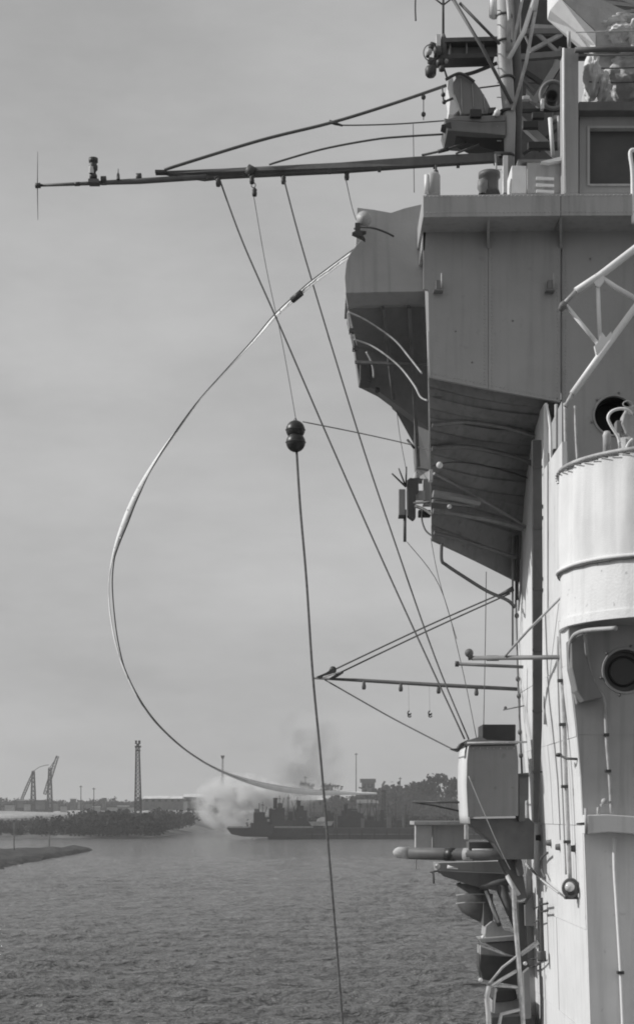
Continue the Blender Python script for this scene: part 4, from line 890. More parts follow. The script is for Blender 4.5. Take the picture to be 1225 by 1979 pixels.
# instruments hanging from the wing
t = thing('aerial_unit', 'dark boxed aerial unit with splayed rods under the bridge wing', 'aerial', P(790, 1045, 18.6))
part('main_box', M['dkgrey'], t, lambda b: poly(b, [(786, 928), (792, 923), (808, 925), (809, 948), (803, 955), (803, 1000), (798, 1004), (787, 996)], 18.6, .14), .008)
part('front_box', M['grey'], t, lambda b: pbox(b, 770, 945, 783, 996, 18.62, .1), .006)
part('foot', M['dark'], t, lambda b: pbox(b, 770, 995, 785, 999, 18.6, .12))
part('mast_tube', M['dkgrey'], t, lambda b: ptube(b, [(782, 985, 18.65), (782, 1047, 18.65)], 6, 8))
for x, y in ((757, 915), (770, 905), (785, 902)): part('rod', M['dark'], t, lambda b: ptube(b, [(784, 941, 18.6), (x, y, 18.55)], [4, 3], 6))
part('plate', M['roof'], t, lambda b: pbox(b, 803, 948, 821, 966, 18.7, .05)); part('arm', M['dkgrey'], t, lambda b: (ptube(b, [(800, 972, 18.6), (832, 970, 18.2)], 5, 8), ptube(b, smooth_path([(802, 978, 18.6), (820, 985, 18.5), (836, 996, 18.2)], 3), 6, 8)))
part('cable', M['dark'], t, lambda b: ptube(b, smooth_path([(816, 985, 18.4), (815, 1005, 18.4), (822, 1025, 18.3), (835, 1036, 18.1)], 4), 3.5, 6))
part('junction', M['black'], t, lambda b: pbox(b, 808, 985, 832, 998, 18.5, .1), .01)
part('top_cone', M['pipe'], t, lambda b: b.lathe(P(804, 925, 18.68), [(.05, 0), (.03, .05), (0, .1)], n=10))
part('support_post', M['grey'], t, lambda b: (pbox(b, 817, 925, 834, 975, 18.75, .15)), .005)

# ------------------------------------------------------------ halyards and ropes
wire('signal_halyard', [(424, 345, 20.3), (470, 470, 20.0), (545, 640, 19.6), (640, 860, 19.2), (760, 1130, 18.5), (897, 1428, 17.5)], 3.4, 'halyard falling from the outer yard block to the steel box', group='halyards from the yard', m='rope')
wire('signal_halyard', [(547, 340, 20.2), (590, 500, 19.9), (690, 830, 19.3), (760, 1040, 18.8), (840, 1270, 18.2), (905, 1428, 17.5)], 3.2, 'halyard falling from the middle of the yard, crossing the pennant high up', group='halyards from the yard', m='rope')
wire('signal_halyard', [(490, 376, 20.2), (515, 520, 20), (545, 660, 19.8), (572, 812, 19.5)], 1.5, 'hair-thin line holding up the two black balls', group='halyards from the yard')
wire('signal_halyard', [(668, 345, 20.1), (680, 400, 20.0), (690, 430, 19.3)], 1.8, 'short faint line from the yard down to the wing tip lamp', group='halyards from the yard')
wire('tackline', [(585, 815, 19.5), (690, 836, 19.2), (780, 856, 18.8), (812, 865, 18.5), (836, 872, 17.4)], 2.4, 'thin line leading from the black balls across to the overhang')
wire('weighted_rope', [(573, 870, 19.5), (580, 980, 19.4), (592, 1120, 19.3), (604, 1300, 19.3), (620, 1470, 19.4), (638, 1680, 19.6), (652, 1850, 19.8), (668, 2060, 20.0)], [5.4] * 43, 'thick fraying rope hanging from the black balls past the spreader tip', 'rope', 'rope2')
wire('faint_line', [(786, 1047, 18.6), (850, 1135, 18.4), (890, 1280, 18.0), (920, 1425, 17.6)], 1.5, 'faint line from the aerial unit down to the steel box', group='faint lines beside the hull')
wire('faint_line', [(832, 1040, 18.2), (848, 1120, 18.2), (882, 1235, 18.0)], 1.3, 'faint line crossing below the bent dark pipe', group='faint lines beside the hull')
wire('faint_line', [(939, 1105, 18.3), (937, 1250, 18.2), (934, 1402, 17.8)], 1.7, 'faint upright line ending on the black locker', group='faint lines beside the hull')
wire('faint_line', [(765, 780, 19.5), (772, 840, 19.5), (784, 905, 19)], 1.4, 'faint line dropping from the wing soffit to the aerial rods', group='faint lines beside the hull')
wire('grab_line', [(905, 1500, 17.2), (930, 1560, 17.15), (965, 1640, 17.2), (985, 1680, 17.5)], 1.8, 'pale slanting line across the dark lower casing of the box', m='grey_lt')
b = MB(); b.tube(PP([(787, 850, 18.5), (800, 866, 18.4)]), .014, 6); tag(emit('belaying_pin', b, M['black']), 'short black pin where the thin line meets the overhang', 'pin')
# black balls
for (x, y, r_, lb) in ((571, 831, 18.5, 'upper of two black signal balls hung on a rope'), (571.5, 855, 18.8, 'lower glossy signal ball, nicked at its edge')):
    t = thing('signal_ball', lb, 'signal ball', P(x, y + 18, 19.5), 'two black signal balls')
    c = P(x, y, 19.5 - (.03 if y > 840 else 0)); rad = r_ * 19.5 / F
    part('shell', M['black'], t, lambda b: b.ball(c, rad, 24))
    part('rib_band', M['dark'], t, lambda b: b.tube([c + Vector((rad * 1.01 * math.cos(a), rad * 1.01 * math.sin(a), 0)) for a in [2 * math.pi * i / 32 for i in range(33)]], .006, 5, False))
    part('eyelet', M['dark'], t, lambda b: b.tube([c + Vector((.015 * math.cos(a), 0, rad + .01 + .015 * math.sin(a))) for a in [2 * math.pi * i / 12 for i in range(13)]], .004, 5, False))

# ------------------------------------------------------------ pennant
pn = thing('long_pennant', 'very long pale streamer curving out from the bridge wing over the harbour', 'pennant', P(690, 480, 18.9))
path = [(686, 486, 17.6, 1.25), (640, 520, 18.2, 1.25), (600, 550, 18.8, 1.2), (573, 574, 19.3, 1.15), (533, 611, 19.8, 1.0), (497, 652, 20.2, .7), (470, 681, 20.6, .5), (432, 722, 21.2, .35), (400, 757, 21.8, .3), (372, 792, 22.2, .5), (340, 835, 22.8, .75),
        (308, 880, 23.4, .9), (280, 925, 24, 1.1), (258, 968, 24.6, 1.45), (241, 1010, 25.2, 1.6), (226, 1052, 25.8, 1.1), (216, 1090, 26.4, .6), (211, 1130, 27, .4), (213, 1180, 27.8, .45), (222, 1235, 28.6, .45), (239, 1290, 29.6, .4), (266, 1346, 30.6, .4), (300, 1394, 31.8, .45),
        (345, 1438, 33, .4), (390, 1470, 34.4, .45), (432, 1492, 36, .6), (475, 1508, 38, 1.0), (520, 1520, 40, 1.35), (570, 1528, 42.5, 1.4), (625, 1532, 45, 1.1), (680, 1533, 48, .7), (728, 1533.5, 50, .4)]
sp_ = smooth_path(path, 8)
def ribbon(b):
    vs = []; n = len(sp_)
    for i, (x, y, d, w) in enumerate(sp_):
        a_ = sp_[max(i - 1, 0)]; c_ = sp_[min(i + 1, n - 1)]; tx, ty = c_[0] - a_[0], c_[1] - a_[1]; l_ = math.hypot(tx, ty) or 1
        nx, ny = -ty / l_, tx / l_; hw = w * 4.6 * d / F * .92          # visible half width
        full = 0.052 + .0011 * (d - 18) * 1.2
        full = max(full, hw * 1.5)
        lean = math.sqrt(max(0, full ** 2 - min(hw, full) ** 2)) * max(-1, min(1, (178 - i) / 12)) * (.9 + .1 * math.sin(i * .06))
        p = P(x, y, d); u = Vector((nx * hw, lean, -ny * hw)); fold = .010 * math.sin(i * .9) + .007 * math.sin(i * 2.3)
        th = Vector((tx / l_, 0, -ty / l_)).cross(u).normalized() * .0025
        mid = p + Vector((0, fold, fold * .3)) + u.cross(Vector((tx, 0, -ty))).normalized() * full * .12 * math.sin(i * .11)
        vs += [p + u + th, mid + th, p - u + th, p - u - th, mid - th, p + u - th]
    b.add(vs, [(i * 6 + k, i * 6 + (k + 1) % 6, (i + 1) * 6 + (k + 1) % 6, (i + 1) * 6 + k) for i in range(n - 1) for k in range(6)] + [(0, 1, 2, 3, 4, 5), tuple((n - 1) * 6 + k for k in (5, 4, 3, 2, 1, 0))], True)
part('cloth', M['cloth'], pn, ribbon)
def erope(b):
    pts = []
    for i, (x, y, d, w) in enumerate(sp_[:210]):
        a_ = sp_[max(i - 1, 0)]; c_ = sp_[min(i + 1, len(sp_) - 1)]; tx, ty = c_[0] - a_[0], c_[1] - a_[1]; l_ = math.hypot(tx, ty) or 1
        s_ = -1 if i < 70 else (1 if i > 100 else (i - 85) / 15); o_ = w * 4.2
        if 125 < i < 160: o_ += 6 * math.sin(math.pi * (i - 125) / 35)
        o_ *= min(1, (209 - i) / 45)
        pts.append((x + s_ * ty / l_ * -o_ * -1, y + s_ * -tx / l_ * o_ * -1 * -1, d - .02, 0))
    b.tube(PP([q[:3] for q in pts]), [rr(2.3 * min(1, .15 + (209 - i_) / 50), q[2]) for i_, q in enumerate(pts)], 6)
part('edge_rope', M['rope'], pn, erope)
part('toggle', M['dark'], pn, lambda b: ptube(b, [(565, 580, 19.15), (582, 566, 19.05)], 13, 10))

# ------------------------------------------------------------ yard, mast and aloft
yd = thing('signal_yard', 'long dark tapering yard reaching out over the water from the mast', 'yard', P(965, 303, 20))
def yardshape(b):
    b.prism([P(305, 330, 20.3), P(430, 325, 20.3), P(660, 313, 20.15), P(800, 302, 20.05), P(958, 293, 20.0), P(958, 311, 20.0), P(800, 321, 20.05), P(660, 331, 20.15), P(430, 342, 20.3), P(395, 346, 20.3), P(330, 337, 20.3)], (0, .09, 0))
part('spar', M['dkgrey'], yd, yardshape, .012)
part('outer_pole', M['dkgrey'], yd, lambda b: ptube(b, [(72, 358.5, 20.4), (160, 355, 20.38), (270, 350, 20.35), (400, 342, 20.2)], [5, 7, 11, 10], 10))
for x, y, w in ((74, 358.5, 10), (150, 355.5, 8), (201, 349, 17), (269, 344, 18)): part('collar', M['dark'], yd, lambda b: ptube(b, [(x - 5, y + .3, 20.38), (x + 5, y, 20.38)], w, 12))
part('whip_aerial', M['wire'], yd, lambda b: ptube(b, [(74, 425, 20.4), (73, 358, 20.4), (73.5, 293, 20.4)], [.8, 2, .8], 6))
part('cap_fitting', M['dark'], yd, lambda b: pbox(b, 300, 328, 322, 333, 20.25, .1)); part('heel', M['grey_md'], yd, lambda b: pbox(b, 955, 292, 976, 312, 19.97, .14), .01)
part('lashing', M['dark'], yd, lambda b: ptube(b, [(478, 327, 20.25), (492, 335, 20.25)], 21, 12))
lamp = thing('yard_lamp', 'ribbed can-shaped lamp standing near the outer end of the yard', 'lamp', P(180, 350, 20.35))
part('body', M['dark'], lamp, lambda b: b.lathe(P(181, 346, 20.35), [(0, 0), (.05, 0), (.05, .05), (.035, .07), (.035, .1), (.055, .12), (.058, .17), (.045, .19), (.045, .21), (.06, .22), (.06, .27), (0, .275)], n=18))
part('foot', M['dkgrey'], lamp, lambda b: pbox(b, 171, 345, 191, 352, 20.28, .14)); part('glass', M['glass'], lamp, lambda b: b.lathe(P(177, 331, 20.31), [(.03, -.03), (.034, 0), (.03, .06)], n=12))
b = MB(); b.lathe(P(229, 344, 20.3), [(.025, -.02), (.018, .05), (.006, .07), (.006, .12), (0, .12)], n=10); tag(emit('yard_eye', b, M['dkgrey']), 'small upright eye between the two collars of the outer pole', 'eye')
for x, y, h_, lb, k in ((420, 343, 16, 'block under the yard where the longest halyard starts', 1), (485, 338, 16, 'twin block under the lashing of the yard', 2), (546, 337, 18, 'block under the middle of the yard', 1), (668, 328, 20, 'block under the yard above the wing screen', 1)):
    t = thing('halyard_block', lb, 'pulley', P(x, y + h_, 20.2), 'pulley blocks under the yard')
    for q_ in range(k):
        part('cheek', M['dark'], t, lambda b: b.lathe(P(x + 2 + q_ * 5, y + h_ * .6 + q_ * 24, 20.2), [(0, -.055), (.028, -.05), (.034, -.015), (.028, .015), (.034, .03), (.015, .055), (0, .06)], n=10))
        part('shackle', M['dark'], t, lambda b: b.tube([P(x + q_ * 5 + 4 * math.cos(a), y + 2 + q_ * 18 + 5 * math.sin(a), 20.2) for a in [2 * math.pi * i / 12 for i in range(13)]], .006, 5, False))
for x, y, lb in ((636, 329, 'tiny lug under the yard above the pennant staff'), (733, 325, 'tiny lug under the yard, middle one'), (840, 319, 'tiny lug under the yard above the pale canister'), (885, 317, 'tiny lug under the yard nearest the mast')):
    b = MB(); pbox(b, x - 3, y - 4, x + 3, y + 5, 20.05, .05); tag(emit('yard_lug', b, M['dark']), lb, 'lug', 'tiny lugs under the yard')
G = 'stays of the yard'
wire('yard_stay', [(318, 328, 20.25), (500, 272, 20.3), (640, 237, 20.3), (760, 200, 20.3), (862, 165, 20.3)], 6, 'thick upper stay from the yard end to the scanner', group=G, m='dkgrey')
wire('yard_stay', [(520, 318, 20.2), (620, 289, 20.2), (720, 270, 20.2), (780, 264, 20.2), (862, 259, 20.2)], 4, 'lower stay bending from the yard to the scanner platform', group=G, m='dkgrey')
wire('yard_stay', [(640, 237, 20.3), (660, 242, 20.3), (760, 240, 20.3), (862, 233, 20.3)], 2.6, 'thin stay branching off the upper stay to the platform', group=G, m='dkgrey')
wire('yard_stay', [(815, 300, 20.2), (858, 290, 20.1), (900, 276, 20.1)], 4.5, 'short strut from the yard up to the platform underside', group=G, m='dkgrey')
wire('yard_stay', [(880, 297, 20.0), (925, 279, 20.0)], 4, 'shortest strut next to the mast under the platform', group=G, m='dkgrey')
b = MB(); ptube(b, [(846, 293, 20.05), (866, 288, 20.05)], 8, 8); tag(emit('stay_clamp', b, M['dark']), 'dark clamp on the short strut of the yard', 'clamp')
b = MB(); ptube(b, [(636, 235, 20.3), (662, 243, 20.3)], [8, 4], 8); tag(emit('stay_clamp', b, M['dark']), 'dark clamp where the thin stay branches off', 'clamp')
b = MB()
for y in (188, 221): b.ball(P(818, y, 20.3), rr(9, 20.3), 10, 1.1)
ptube(b, [(818, 180, 20.3), (818, 232, 20.3)], 1.6, 5); tag(emit('insulator_string', b, M['dark']), 'two small dark insulators hanging from the upper stay', 'insulator')
wire('faint_aerial', [(803, -20, 20.5), (802, 15, 20.5), (803, 40, 20.5)], [3.5] * 13, 'faint hanging aerial end at the top edge', 'aerial')
wire('faint_aerial', [(798, 240, 20.6), (799, 300, 20.6), (800, 372, 20.6)], 1.6, 'faint thin aerial hanging past the yard above the canister', 'aerial')

mast = thing('signal_mast', 'tall grey mast column with white tube struts rising above the bridge', 'mast', P(985, 372, 20))
part('column', M['grey_lt'], mast, lambda b: ptube(b, [(984, 372, 19.95), (984, 230, 19.95), (975, 120, 19.95), (970, -120, 19.95)], [16, 24, 28, 28], 14))
part('column', M['dkgrey'], mast, lambda b: ptube(b, [(998, 372, 20.15), (998, 180, 20.15), (985, -120, 20.2)], [14, 22, 24], 12))
for pts, w, m in (([(876, 0), (930, 90), (988, 200)], 7, 'dkgrey'), ([(888, 6), (965, 85)], 6, 'dkgrey'), ([(845, -45), (876, 0)], 7, 'dkgrey'), ([(1040, -30), (1012, 60), (982, 115)], 9, 'white2'), ([(1034, 20), (1016, 120), (990, 214)], 7, 'pipe'),
                  ([(1010, -10), (996, 60), (988, 105)], 6, 'pipe'), ([(980, -10), (984, 40), (981, 100)], 8, 'pipe'), ([(1045, -60), (1032, 22)], 10, 'white2')):
    part('strut', M[m], mast, lambda b: ptube(b, [(x, y, 19.8) for x, y in pts], w, 8))
for y in (30, 80, 150, 215, 300): part('band', M['dark'], mast, lambda b: ptube(b, [(974 + (y > 100) * 5, y, 19.95), (974 + (y > 100) * 5, y + 4, 19.95)], 31, 14))
for k in range(12): part('step', M['pipe'], mast, lambda b: ptube(b, [(968, 20 + k * 28, 19.9), (960, 20 + k * 28, 19.85)], 2, 5))
part('base_post', M['white2'], mast, lambda b: pbox(b, 972, 300, 981, 372, 19.8, .1)); part('guard_pipe', M['pipe'], mast, lambda b: ptube(b, [(956, 298, 19.9), (960, 345, 19.9)], 4, 6))
b = MB(); b.lathe(P(954, 32, 20), [(0, -.02), (.04, -.02), (.04, .0), (.065, .0), (.065, .35), (0, .35)], n=14); tag(emit('aloft_canister', b, M['white2']), 'white canister fixed beside the mast at the top edge', 'canister')
# bracket beam with cluster
bb = thing('aloft_bracket', 'dark deep bracket beam carrying an upright aerial beside the mast', 'bracket', P(920, 115, 20))
part('web', M['grey_md'], bb, lambda b: pbox(b, 862, 78, 968, 106, 20.1, .05)); part('flange', M['dkgrey'], bb, lambda b: poly(b, [(858, 73), (970, 70), (970, 78), (858, 81)], 19.95, .25)); part('flange', M['dark'], bb, lambda b: poly(b, [(838, 106), (955, 102), (955, 110), (838, 114)], 19.95, .25))
for x in (868, 900, 932): part('stiffener', M['grey_md'], bb, lambda b: pbox(b, x, 80, x + 3, 105, 20.0, .1))
part('aerial_base', M['dkgrey'], bb, lambda b: ptube(b, [(857, 112, 20), (857, 76, 20), (856, 66, 20)], [13, 12, 6], 10)); part('aerial', M['dkgrey'], bb, lambda b: ptube(b, [(856, 68, 20), (856, -90, 20)], [5, 4], 8))
part('brace', M['dkgrey'], bb, lambda b: ptube(b, [(920, 108, 20.1), (950, 120, 20.1)], 5, 8)); part('aerial_stay', M['wire'], bb, lambda b: (ptube(b, [(838, -4, 20), (856, 10, 20)], 3, 6), ptube(b, [(874, -4, 20), (856, 10, 20)], 3, 6)))
part('shield', M['white2'], bb, lambda b: pbox(b, 843, 66, 851, 92, 19.95, .08))
fl = thing('lamp_cluster', 'knobbly cluster of lamps and shackles at the bracket beam end', 'lamp cluster', P(838, 150, 20))
for x, y, w, m in ((835, 90, 16, 'dark'), (829, 100, 12, 'pipe'), (845, 98, 18, 'dkgrey'), (832, 118, 14, 'dkgrey'), (850, 122, 16, 'dark'), (826, 108, 8, 'dark'), (853, 133, 12, 'dark'), (862, 118, 8, 'pipe')): part('lamp', M[m], fl, lambda b: b.lathe(P(x, y, 19.9 + rng.uniform(-.1, .1)), [(0, -rr(w, 20)), (rr(w, 20) * .8, -rr(w, 20) * .8), (rr(w, 20), 0), (rr(w, 20) * .7, rr(w, 20) * .9), (0, rr(w, 20))], axis=(rng.uniform(-.5, .5), -.4, 1), n=10))
part('pot', M['dark'], fl, lambda b: b.lathe(P(832, 149, 19.9), [(0, 0), (.05, .005), (.07, .03), (.075, .1), (.06, .13), (.03, .14)], n=14))
part('hoop', M['wire'], fl, lambda b: b.tube([P(832 + 14 * math.cos(a), 102 + 16 * math.sin(a), 19.85) for a in [2 * math.pi * i / 20 for i in range(21)]], .007, 5, False)); part('hanger', M['wire'], fl, lambda b: ptube(b, [(856, 128, 20), (864, 152, 20)], 4, 6))
# scanner
sc = thing('radar_scanner', 'quarter-round grey radar scanner with its sunlit side painted white, on its platform', 'radar', P(905, 228, 20))
part('reflector', M['grey_md'], sc, lambda b: poly(b, [(876, 158), (882, 148), (890, 143), (901, 145), (914, 155), (928, 172), (940, 192), (950, 214), (944, 220), (920, 221), (890, 220), (884, 200), (876, 180)], 19.9, .45), .01)
part('top_edge', M['dark'], sc, lambda b: ptube(b, smooth_path([(861, 154, 19.85), (875, 146, 19.85), (888, 142, 19.85), (902, 148, 19.85), (916, 158, 19.85)], 4), 6, 8))
part('sunlit_white_face', M['white2'], sc, lambda b: poly(b, [(866, 150), (874, 146), (878, 165), (884, 196), (888, 212), (876, 222), (866, 222), (868, 195), (864, 170)], 19.95, .35), .01)  # white paint puts the sunlight on the scanner's outboard side
part('feed_arm', M['dark'], sc, lambda b: ptube(b, [(875, 190, 19.8), (860, 196, 19.8)], 5, 8)); part('feed_horn', M['dark'], sc, lambda b: (b.ball(P(856, 183, 19.8), rr(9, 19.8), 10), b.ball(P(858, 197, 19.8), rr(9, 19.8), 10), ptube(b, [(854, 168, 19.8), (857, 198, 19.8)], 3, 6)))
part('motor', M['black'], sc, lambda b: pbox(b, 908, 210, 930, 226, 19.8, .2), .01); part('nose', M['dark'], sc, lambda b: poly(b, [(944, 208), (958, 207), (952, 217), (942, 219)], 19.88, .1)); part('lamp', M['white2'], sc, lambda b: b.ball(P(960, 218, 19.8), rr(13, 19.8), 10))
for x in (890, 912, 934): part('rib', M['grey'], sc, lambda b: ptube(b, [(x, 152 + max(0, x - 900) * .9, 19.89), (x + 3, 218, 19.89)], 2, 5))
pl = thing('scanner_platform', 'wedge-shaped dark platform bracket under the radar scanner', 'platform', P(920, 295, 20))
part('deck_edge', M['grey_md'], pl, lambda b: poly(b, [(858, 231), (882, 224), (976, 222), (976, 262), (940, 258), (864, 252)], 19.85, .6), .01)
part('underside', M['dark'], pl, lambda b: b.prism(PP([(862, 252, 19.9), (940, 258, 19.9), (976, 264, 19.9), (976, 298, 20.2), (942, 290, 20.2), (905, 276, 20.1)]), (0, .3, 0)))
part('point', M['dark'], pl, lambda b: poly(b, [(853, 241), (870, 236), (872, 248)], 19.84, .2)); part('rail', M['wire'], pl, lambda b: ptube(b, [(858, 230, 19.8), (930, 236, 19.8), (976, 234, 19.8)], 2, 5))
# handrail line and struts left of mast
wire('mast_strut', [(880, 148, 20.2), (915, 140, 20.2), (960, 122, 20.1)], 7, 'thick strut from the scanner up to the mast', 'strut', 'dkgrey')
wire('mast_strut', [(925, 170, 20.3), (965, 165, 20.3)], 3, 'thin strut behind the scanner', 'strut', 'dkgrey')

# tower behind the mast
tw = thing('lattice_mast_base', 'dark lattice structure crowded with gear between mast and bridge post', 'lattice', P(1045, 370, 22))
def seg(n, m, x0, y0, x1, y1, w, d=21.2): part(n, M[m], tw, lambda b: b.bar(P(x0, y0, d), P(x1, y1, d), rr(w, d) * 2))
part('casing', M['dkgrey'], tw, lambda b: pbox(b, 1002, 115, 1092, 315, 22.2, .8)); part('casing', M['dark'], tw, lambda b: pbox(b, 1006, 0, 1180, 62, 23.2, .8))
part('back_screen', M['dkgrey'], tw, lambda b: pbox(b, 1000, -40, 1240, 112, 23.9, .1))
for a in ((1005, 62, 1085, 62, 10, 'grey_md'), (1000, 112, 1092, 105, 11, 'grey_md'), (1025, 52, 1075, 55, 8, 'grey_lt'), (1022, 100, 1085, 66, 7, 'pipe'), (1030, 58, 1085, 108, 6, 'grey'), (1015, 140, 1048, 162, 8, 'black'),
          (1000, 230, 1088, 312, 14, 'grey'), (1000, 215, 1085, 212, 6, 'black'), (1010, 300, 1092, 240, 6, 'black'), (1080, 120, 1030, 200, 12, 'grey'), (1140, 38, 1188, 20, 9, 'grey_lt'), (1120, 0, 1225, 12, 7, 'grey'), (1125, 28, 1225, 22, 5, 'grey'), (1180, -10, 1230, 10, 8, 'grey_lt')):
    seg('lattice_bar', a[5], *a[:5])
for k in range(16):
    x0, y0 = rng.uniform(1000, 1085), rng.uniform(60, 300); x1, y1 = x0 + rng.uniform(-40, 40), y0 + rng.uniform(-50, 50)
    seg('lattice_bar', ('grey_md', 'dkgrey', 'grey', 'black')[k % 4], max(1000, min(1088, x0)), y0, max(1000, min(1088, x1)), y1, rng.uniform(3, 8), rng.uniform(21.3, 22.1))
for k in range(14):
    x0, y0 = rng.uniform(1100, 1230), rng.uniform(-20, 40)
    seg('lattice_bar', ('grey_md', 'dkgrey', 'grey', 'pipe')[k % 4], x0, y0, x0 + rng.uniform(-50, 50), y0 + rng.uniform(-30, 30), rng.uniform(3, 7), rng.uniform(21.3, 22.8))
part('horn', M['dark'], tw, lambda b: b.lathe(P(1066, 185, 21.0), [(0, .12), (.05, .12), (.07, 0), (.085, -.01), (.085, .1), (.1, .2), (0, .22)], axis=(0, 1, 0), n=18))
part('horn_ring', M['grey_md'], tw, lambda b: b.tube([P(1068 + 24 * math.cos(a), 184 + 26 * math.sin(a), 21.0) for a in [2 * math.pi * i / 24 for i in range(25)]], .03, 6, False))
for x, y, w, h_, m in ((1016, 188, 14, 7, 'white2'), (1048, 200, 6, 20, 'white2'), (1040, 222, 24, 12, 'dark'), (1025, 240, 30, 14, 'black'), (1075, 226, 10, 8, 'pipe'), (1050, 280, 60, 14, 'black')): part('fitting', M[m], tw, lambda b: pbox(b, x - w / 2, y - h_ / 2, x + w / 2, y + h_ / 2, 20.9, .08), .008)
part('lattice_bar', M['white2'], tw, lambda b: ptube(b, [(1062, 228, 19), (1068, 302, 19)], 8, 8)); part('lattice_bar', M['pipe'], tw, lambda b: ptube(b, [(1078, 225, 19), (1080, 310, 19)], 5, 8))

# top of the bridge: canister, bollard, white boxes, post, deckhouse
t = thing('bridge_canister', 'pale upright canister with dark cap at the bridge top corner', 'canister', P(836, 376, 16.8))
part('body', M['grey_lt'], t, lambda b: b.lathe(P(837, 376, 16.85), [(0, 0), (.075, 0), (.075, .2), (.06, .225), (0, .23)], n=20)); part('cap', M['dark'], t, lambda b: b.lathe(P(842, 337, 16.85), [(.03, 0), (.025, .04), (.012, .05), (.012, .1), (0, .1)], n=12))
part('tube', M['white2'], t, lambda b: ptube(b, [(824, 338, 16.82), (824, 374, 16.82)], 9, 10))
t = thing('bridge_bollard', 'squat dark drum on the bridge top near the mast foot', 'drum', P(938, 375, 17))
part('drum', M['dkgrey'], t, lambda b: b.lathe(P(945, 375, 17.1), [(0, 0), (.12, 0), (.1, .05), (.1, .17), (.12, .18), (.12, .23), (0, .235)], n=22)); part('flap', M['grey_md'], t, lambda b: b.lathe(P(932, 374, 17.0), [(.03, 0), (.06, .06), (.055, .14), (0, .17)], n=14))
t = thing('vent_box', 'white vent box with pale slats on top of the bridge', 'vent', P(1035, 372, 17))
part('side', M['white2'], t, lambda b: pbox(b, 988, 320, 1017, 373, 17.0, .4), .006); part('body', M['grey_lt'], t, lambda b: pbox(b, 1018, 313, 1086, 373, 16.98, .45), .006)
for y in (343, 356, 368): part('slat', M['white2'], t, lambda b: poly(b, [(1036, y - 2), (1070, y), (1070, y + 5), (1036, y + 3)], 16.95, .03))
part('lid', M['white2'], t, lambda b: b.prism([P(1045, 312, 16.9), P(1085, 302, 16.9), P(1088, 309, 16.9), P(1060, 314, 16.9)], (0, .3, 0)))
part('top_plate', M['grey_md'], t, lambda b: pbox(b, 1000, 308, 1080, 313, 16.97, .5))
t = thing('bridge_post', 'broad grey post with its sunlit edge painted white, rising from the bridge top', 'post', P(1101, 373, 16.6))
part('post', M['grey'], t, lambda b: pbox(b, 1090, 93, 1117, 373, 16.7, .3), .004); part('sunlit_white_bead', M['white2'], t, lambda b: ptube(b, [(1091, 372, 16.68), (1088.5, 230, 16.68), (1088, 93, 16.68)], 4.5, 8))  # white bead paints the sunlit side strip of the grey post
part('stub', M['pipe'], t, lambda b: ptube(b, [(1099, 92, 16.8), (1098, 62, 16.8)], 7, 8))
dh = thing('bridge_deckhouse', 'grey deckhouse with a large dark window on the bridge top', 'deckhouse', P(1200, 373, 17))
def dhwall(b):
    for r_ in ((1119, 214, 1137, 373), (1137, 214, 1900, 246), (1137, 356, 1900, 373)): pbox(b, *r_, 16.85, .12)
part('wall', M['grey'], dh, dhwall); part('window_frame', M['grey_lt'], dh, lambda b: (pbox(b, 1134, 243, 1139, 358, 16.83, .1), pbox(b, 1139.2, 355, 1900, 359, 16.83, .1), pbox(b, 1139.2, 243, 1900, 247, 16.83, .1)))
part('window_pane', M['window'], dh, lambda b: pbox(b, 1139, 247, 1900, 355, 16.92, .02)); part('roof_lip', M['dkgrey'], dh, lambda b: pbox(b, 1118, 196, 1900, 213.5, 16.7, 1.2), .006)
part('body', M['dkgrey'], dh, lambda b: pbox(b, 1120, 214, 1900, 373, 17.0, 1.0))
# canvas-covered gear
cv = thing('covered_director', 'bulky gear under rumpled pale canvas on the deckhouse roof', 'covered gear', P(1180, 196, 17))
def rumple(b, pts, d, dd, amp, n=7, seed=0):
    # front lumpy sheet over an extruded outline
    xs = [p[0] for p in pts]; ys = [p[1] for p in pts]; poly(b, pts, d + .02, dd)
part('canvas', M['canvas2'], cv, lambda b: poly(b, [(1150, 112), (1160, 103), (1400, 100), (1400, 196), (1152, 196), (1146, 150)], 17.3, .9), .05)
def bunch(b, cx, cz, w, h_, d, seed):
    vs = []; nu, nv = 40, 34
    for j_ in range(nv + 1):
        v_ = j_ / nv
        for i in range(nu):
            a = 2 * math.pi * i / nu; nn = noise.noise(Vector((math.cos(a) * 1.5 + seed, math.sin(a) * 1.5, v_ * 2.6))) * .5 + (.3 - abs(noise.noise(Vector((math.cos(a) * 3.5 + seed, math.sin(a) * 3.5, v_ * 5))))) * .75 + (.2 - abs(noise.noise(Vector((math.cos(a) * 8 + seed, math.sin(a) * 8, v_ * 12))))) * .12
            r_ = (math.sin(math.pi * min(1, v_ * .93 + .04)) ** .45) * (1 + nn)
            vs.append(P(cx, cz, d) + Vector((r_ * math.cos(a) * w * d / F / 2, r_ * math.sin(a) * .18, (v_ - .5) * h_ * d / F)))
    b.add(vs, [(j_ * nu + i, j_ * nu + (i + 1) % nu, (j_ + 1) * nu + (i + 1) % nu, (j_ + 1) * nu + i) for j_ in range(nv) for i in range(nu)] + [tuple(reversed(range(nu))), tuple(nv * nu + i for i in range(nu))], True)
part('canvas_bunch', M['canvas'], cv, lambda b: bunch(b, 1143, 148, 28, 86, 17.0, 1.0)); part('canvas_bunch', M['canvas'], cv, lambda b: bunch(b, 1165, 170, 20, 52, 16.95, 5.0))
part('canvas_bunch', M['canvas2'], cv, lambda b: bunch(b, 1205, 150, 66, 90, 17.25, 9.0)); part('canvas_bunch', M['canvas'], cv, lambda b: bunch(b, 1232, 105, 60, 20, 17.1, 3.0))
